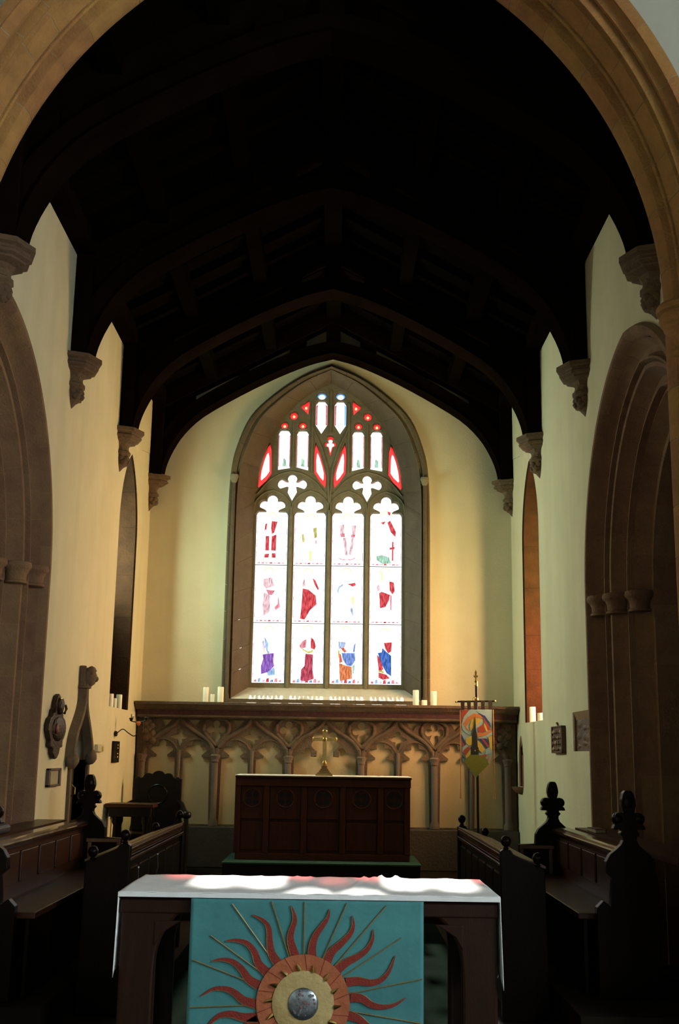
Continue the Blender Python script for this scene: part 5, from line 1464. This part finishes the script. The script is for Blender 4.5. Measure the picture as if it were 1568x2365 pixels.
for c in (-0.478, 0.478):
    for d in (-1, 1):
        obj('spandrel_panel', MB().prism([(c + d * 0.225, 0.87), (c + d * 0.225, 0.76), (c + d * 0.19, 0.82), (c + d * 0.10, 0.875)], XZ, 5.484, 5.495), 'wood_table', ta, bevel=0.004)
obj('table_top', MB().box(-0.865, 0.865, 5.475, 6.225, 0.972, 0.992), 'wood_table', ta, bevel=0.004)

# white cloth: top with creases, a drop at either end
random.seed(3)
CR = [(0.22, 0.05, 0.010), (0.27, 0.05, 0.006), (0.42, -0.06, 0.012), (0.47, -0.04, 0.009), (0.52, -0.08, 0.007), (0.33, 0.02, 0.005), (-0.12, 0.04, 0.005), (0.02, -0.03, 0.004), (-0.30, 0.03, 0.003)]


def cloth_z(x, v):
    z = 0.997 + 0.0012 * math.sin(x * 23 + v * 5) + 0.001 * math.sin(x * 51 - v * 9)
    for cx_, sl, h in CR:
        d = x - cx_ - sl * (v - 0.5) * 2
        amp = h * (0.15 + 0.85 * max(0.0, v) ** 1.5)
        z += amp * math.exp(-(d / 0.012) ** 2)
    return z


m = MB()
nx, ny = 150, 26
for i in range(nx + 1):
    for j in range(ny + 1):
        x = -0.872 + 1.744 * i / nx
        v = j / ny
        m.v.append((x, 5.462 + 0.776 * v, cloth_z(x, v)))
for i in range(nx):
    for j in range(ny):
        a = i * (ny + 1) + j
        m.f.append([a, a + ny + 1, a + ny + 2, a + 1])
cloth = thing('altar_cloth', (0, 5.85, 0.993), 'white linen cloth over the foreground communion table with sunlit folds', 'cloth')
top_o = obj('cloth_top', m, 'linen', cloth, smooth=60)
md = top_o.modifiers.new('thickness', 'SOLIDIFY')
md.thickness = 0.003
md.offset = -1
obj('front_hem', MB().box(-0.872, 0.872, 5.458, 5.463, 0.978, 0.998), 'linen', cloth, bevel=0.0015)
for s in (-1, 1):
    m = MB()
    n = 30
    ks = 12
    zb = 0.63 if s < 0 else 0.60
    for j in range(n + 1):
        y = 5.462 + 0.776 * j / n
        for k in range(ks + 1):
            q = k / ks
            wv = 0.004 * q * math.sin(j * 0.9 + (0 if s < 0 else 1.3)) + 0.007 * q
            m.v.append((s * (0.8715 + wv), y, 0.998 - q * (0.998 - zb - (0.05 if s > 0 else 0.03) * math.sin(j * 0.35))))
    for j in range(n):
        for k in range(ks):
            a = j * (ks + 1) + k
            m.f.append([a, a + 1, a + ks + 2, a + ks + 1])
    o = obj('cloth_drop', m, 'linen', cloth, smooth=60)
    md = o.modifiers.new('thickness', 'SOLIDIFY')
    md.thickness = 0.003

# teal frontal with the sun
ft = thing('altar_frontal', (-0.008, 5.45, 0.05), 'teal frontal with an appliqued red sun hanging from the foreground table', 'altar frontal')
FS = 0.000685
fc = lambda x, y: (-0.018 + (x - 757) * FS, 0.539 - (y - 757) * 0.00061)
m = MB()
nx, nz = 60, 60
for i in range(nx + 1):
    for k in range(nz + 1):
        x = -0.536 + 1.056 * i / nx
        z = 0.976 - 0.93 * k / nz
        q = k / nz
        y = 5.452 + q * (0.0035 * math.sin(x * 9 + 1) + 0.002 * math.sin(x * 21 + q * 5))
        m.v.append((x, y, z))
for i in range(nx):
    for k in range(nz):
        a = i * (nz + 1) + k
        m.f.append([a, a + 1, a + nz + 2, a + nz + 1])
fcloth = obj('frontal_cloth', m, 'teal_cloth', ft, smooth=60)
md = fcloth.modifiers.new('thickness', 'SOLIDIFY')
md.thickness = 0.003
md.offset = 0
FLAMES = [
    [(705, 450), (675, 360), (665, 290), (690, 190), (685, 140), (665, 80)], [(590, 490), (545, 420), (530, 340), (520, 240), (480, 185), (410, 150)],
    [(515, 550), (460, 490), (430, 410), (380, 350), (310, 330), (240, 335)], [(465, 640), (400, 600), (350, 530), (290, 480), (220, 465), (150, 478)],
    [(455, 770), (370, 745), (310, 695), (250, 668), (170, 670), (90, 720)], [(465, 860), (370, 860), (290, 840), (220, 850), (170, 890), (130, 940)],
    [(810, 450), (810, 370), (830, 290), (880, 210), (910, 160), (920, 100)], [(905, 475), (940, 400), (1000, 340), (1060, 270), (1078, 210), (1070, 145)],
    [(975, 525), (1040, 470), (1110, 430), (1170, 380), (1205, 310), (1210, 240)], [(1035, 608), (1120, 600), (1200, 610), (1270, 585), (1320, 520), (1355, 420)],
    [(1065, 712), (1140, 720), (1200, 760), (1270, 775), (1350, 760), (1425, 710)], [(1055, 835), (1120, 860), (1170, 900), (1230, 930), (1310, 930), (1390, 890)]]
FLAMES += [[(x, 1514 - y) for x, y in f] for f in (FLAMES[0], FLAMES[1], FLAMES[2], FLAMES[3], FLAMES[6], FLAMES[7], FLAMES[8])]
for f in FLAMES:
    c = smooth_curve([(*fc(x, y), 0) for x, y in f], 22)
    L_, R_, G1, G2 = [], [], [], []
    for i, p in enumerate(c):
        a, b = c[max(0, i - 1)], c[min(21, i + 1)]
        t_ = (b - a).normalized()
        q = i / 21
        w_ = FS * (27 * (1 - q) ** 0.75 + 2)
        L_.append((p[0] - t_[1] * w_, p[1] + t_[0] * w_))
        R_.append((p[0] + t_[1] * w_, p[1] - t_[0] * w_))
    o = obj('flame', MB().prism(L_ + R_[::-1], XZ, 5.4415, 5.448), 'flame_red', ft)
    obj('gold_edging', MB().tube([(x, 5.442, z) for x, z in L_], 0.0013, n=5), 'gold_thread', o)
for x, y in ((755, 45), (535, 45), (275, 75), (140, 300), (25, 470), (20, 800), (1035, 55), (1295, 70), (1395, 295), (1535, 580), (1525, 885), (60, 1150), (1450, 1200)):
    a = Vector(fc(x, y))
    a[1] = min(a[1], 0.970)
    a[0] = max(-0.53, min(0.514, a[0]))
    c = Vector(fc(757, 757))
    d = (a - c).normalized()
    b = c + d * 0.19
    obj('gold_ray', MB().tube([(b[0], 5.4445, b[1]), (a[0], 5.4445, a[1])], 0.0028, n=6), 'gold_thread', ft)
cx, cz = fc(757, 757)
obj('sun_disc', MB().prism(disc(cx, cz, 0.209, 0.206, 56), XZ, 5.437, 5.446), 'sun_orange', ft)
for k in range(14):
    a = 2 * PI * k / 14 + 0.12
    obj('quilt_seam', MB().tube([(cx + 0.14 * math.cos(a), 5.4365, cz + 0.14 * math.sin(a)), (cx + 0.212 * math.cos(a + 0.09), 5.4365, cz + 0.212 * math.sin(a + 0.09))], 0.0014, n=5), 'flame_red', ft)
    a = 2 * PI * k / 14 + 0.35
    p0 = Vector((cx + 0.140 * math.cos(a), 5.433, cz + 0.140 * math.sin(a)))
    p1 = Vector((cx + 0.170 * math.cos(a + 0.06), 5.428, cz + 0.170 * math.sin(a + 0.06)))
    obj('metal_spike', MB().tube([p0, p0.lerp(p1, 0.5), p1], [0.0105, 0.0075, 0.0015], n=6), 'brass', ft, smooth=30)
obj('gold_disc', MB().lathe([(0.138, 0.0), (0.138, 0.004), (0.12, 0.009), (0.07, 0.012), (0.0, 0.012)], (0, 0), n=48), 'sun_gold', ft, smooth=60)
gd = ft.children[-1] if ft.children else None
o = [o_ for o_ in bpy.data.objects if o_.name == 'gold_disc'][0]
base = WLOC[ft.name]
for v_ in o.data.vertices:
    x, y, z = v_.co + base
    v_.co = Vector((cx + x, 5.437 - z, cz + y)) - base
for k in range(24):
    a = 2 * PI * k / 24
    obj('pleat', MB().tube([(cx + 0.072 * math.cos(a), 5.4265, cz + 0.072 * math.sin(a)), (cx + 0.132 * math.cos(a), 5.432, cz + 0.132 * math.sin(a))], [0.001, 0.0022], n=5), 'sun_gold', ft)
bs = obj('silver_boss', MB().ball((cx, 5.425, cz), 1.0, n=24, sc=(0.069, 0.016, 0.069)), 'silver', ft, smooth=60)
random.seed(5)
for k in range(34):
    a, r_ = random.uniform(0, 2 * PI), 0.058 * math.sqrt(random.random())
    yy = 5.425 - 0.016 * math.sqrt(max(0, 1 - (r_ / 0.069) ** 2))
    obj('gem', MB().ball((cx + r_ * math.cos(a), yy, cz + r_ * math.sin(a)), random.uniform(0.004, 0.009), n=6, sc=(1, 0.5, 1)), random.choice(['gem', 'gem', 'silver', 'mic_grey']), bs)
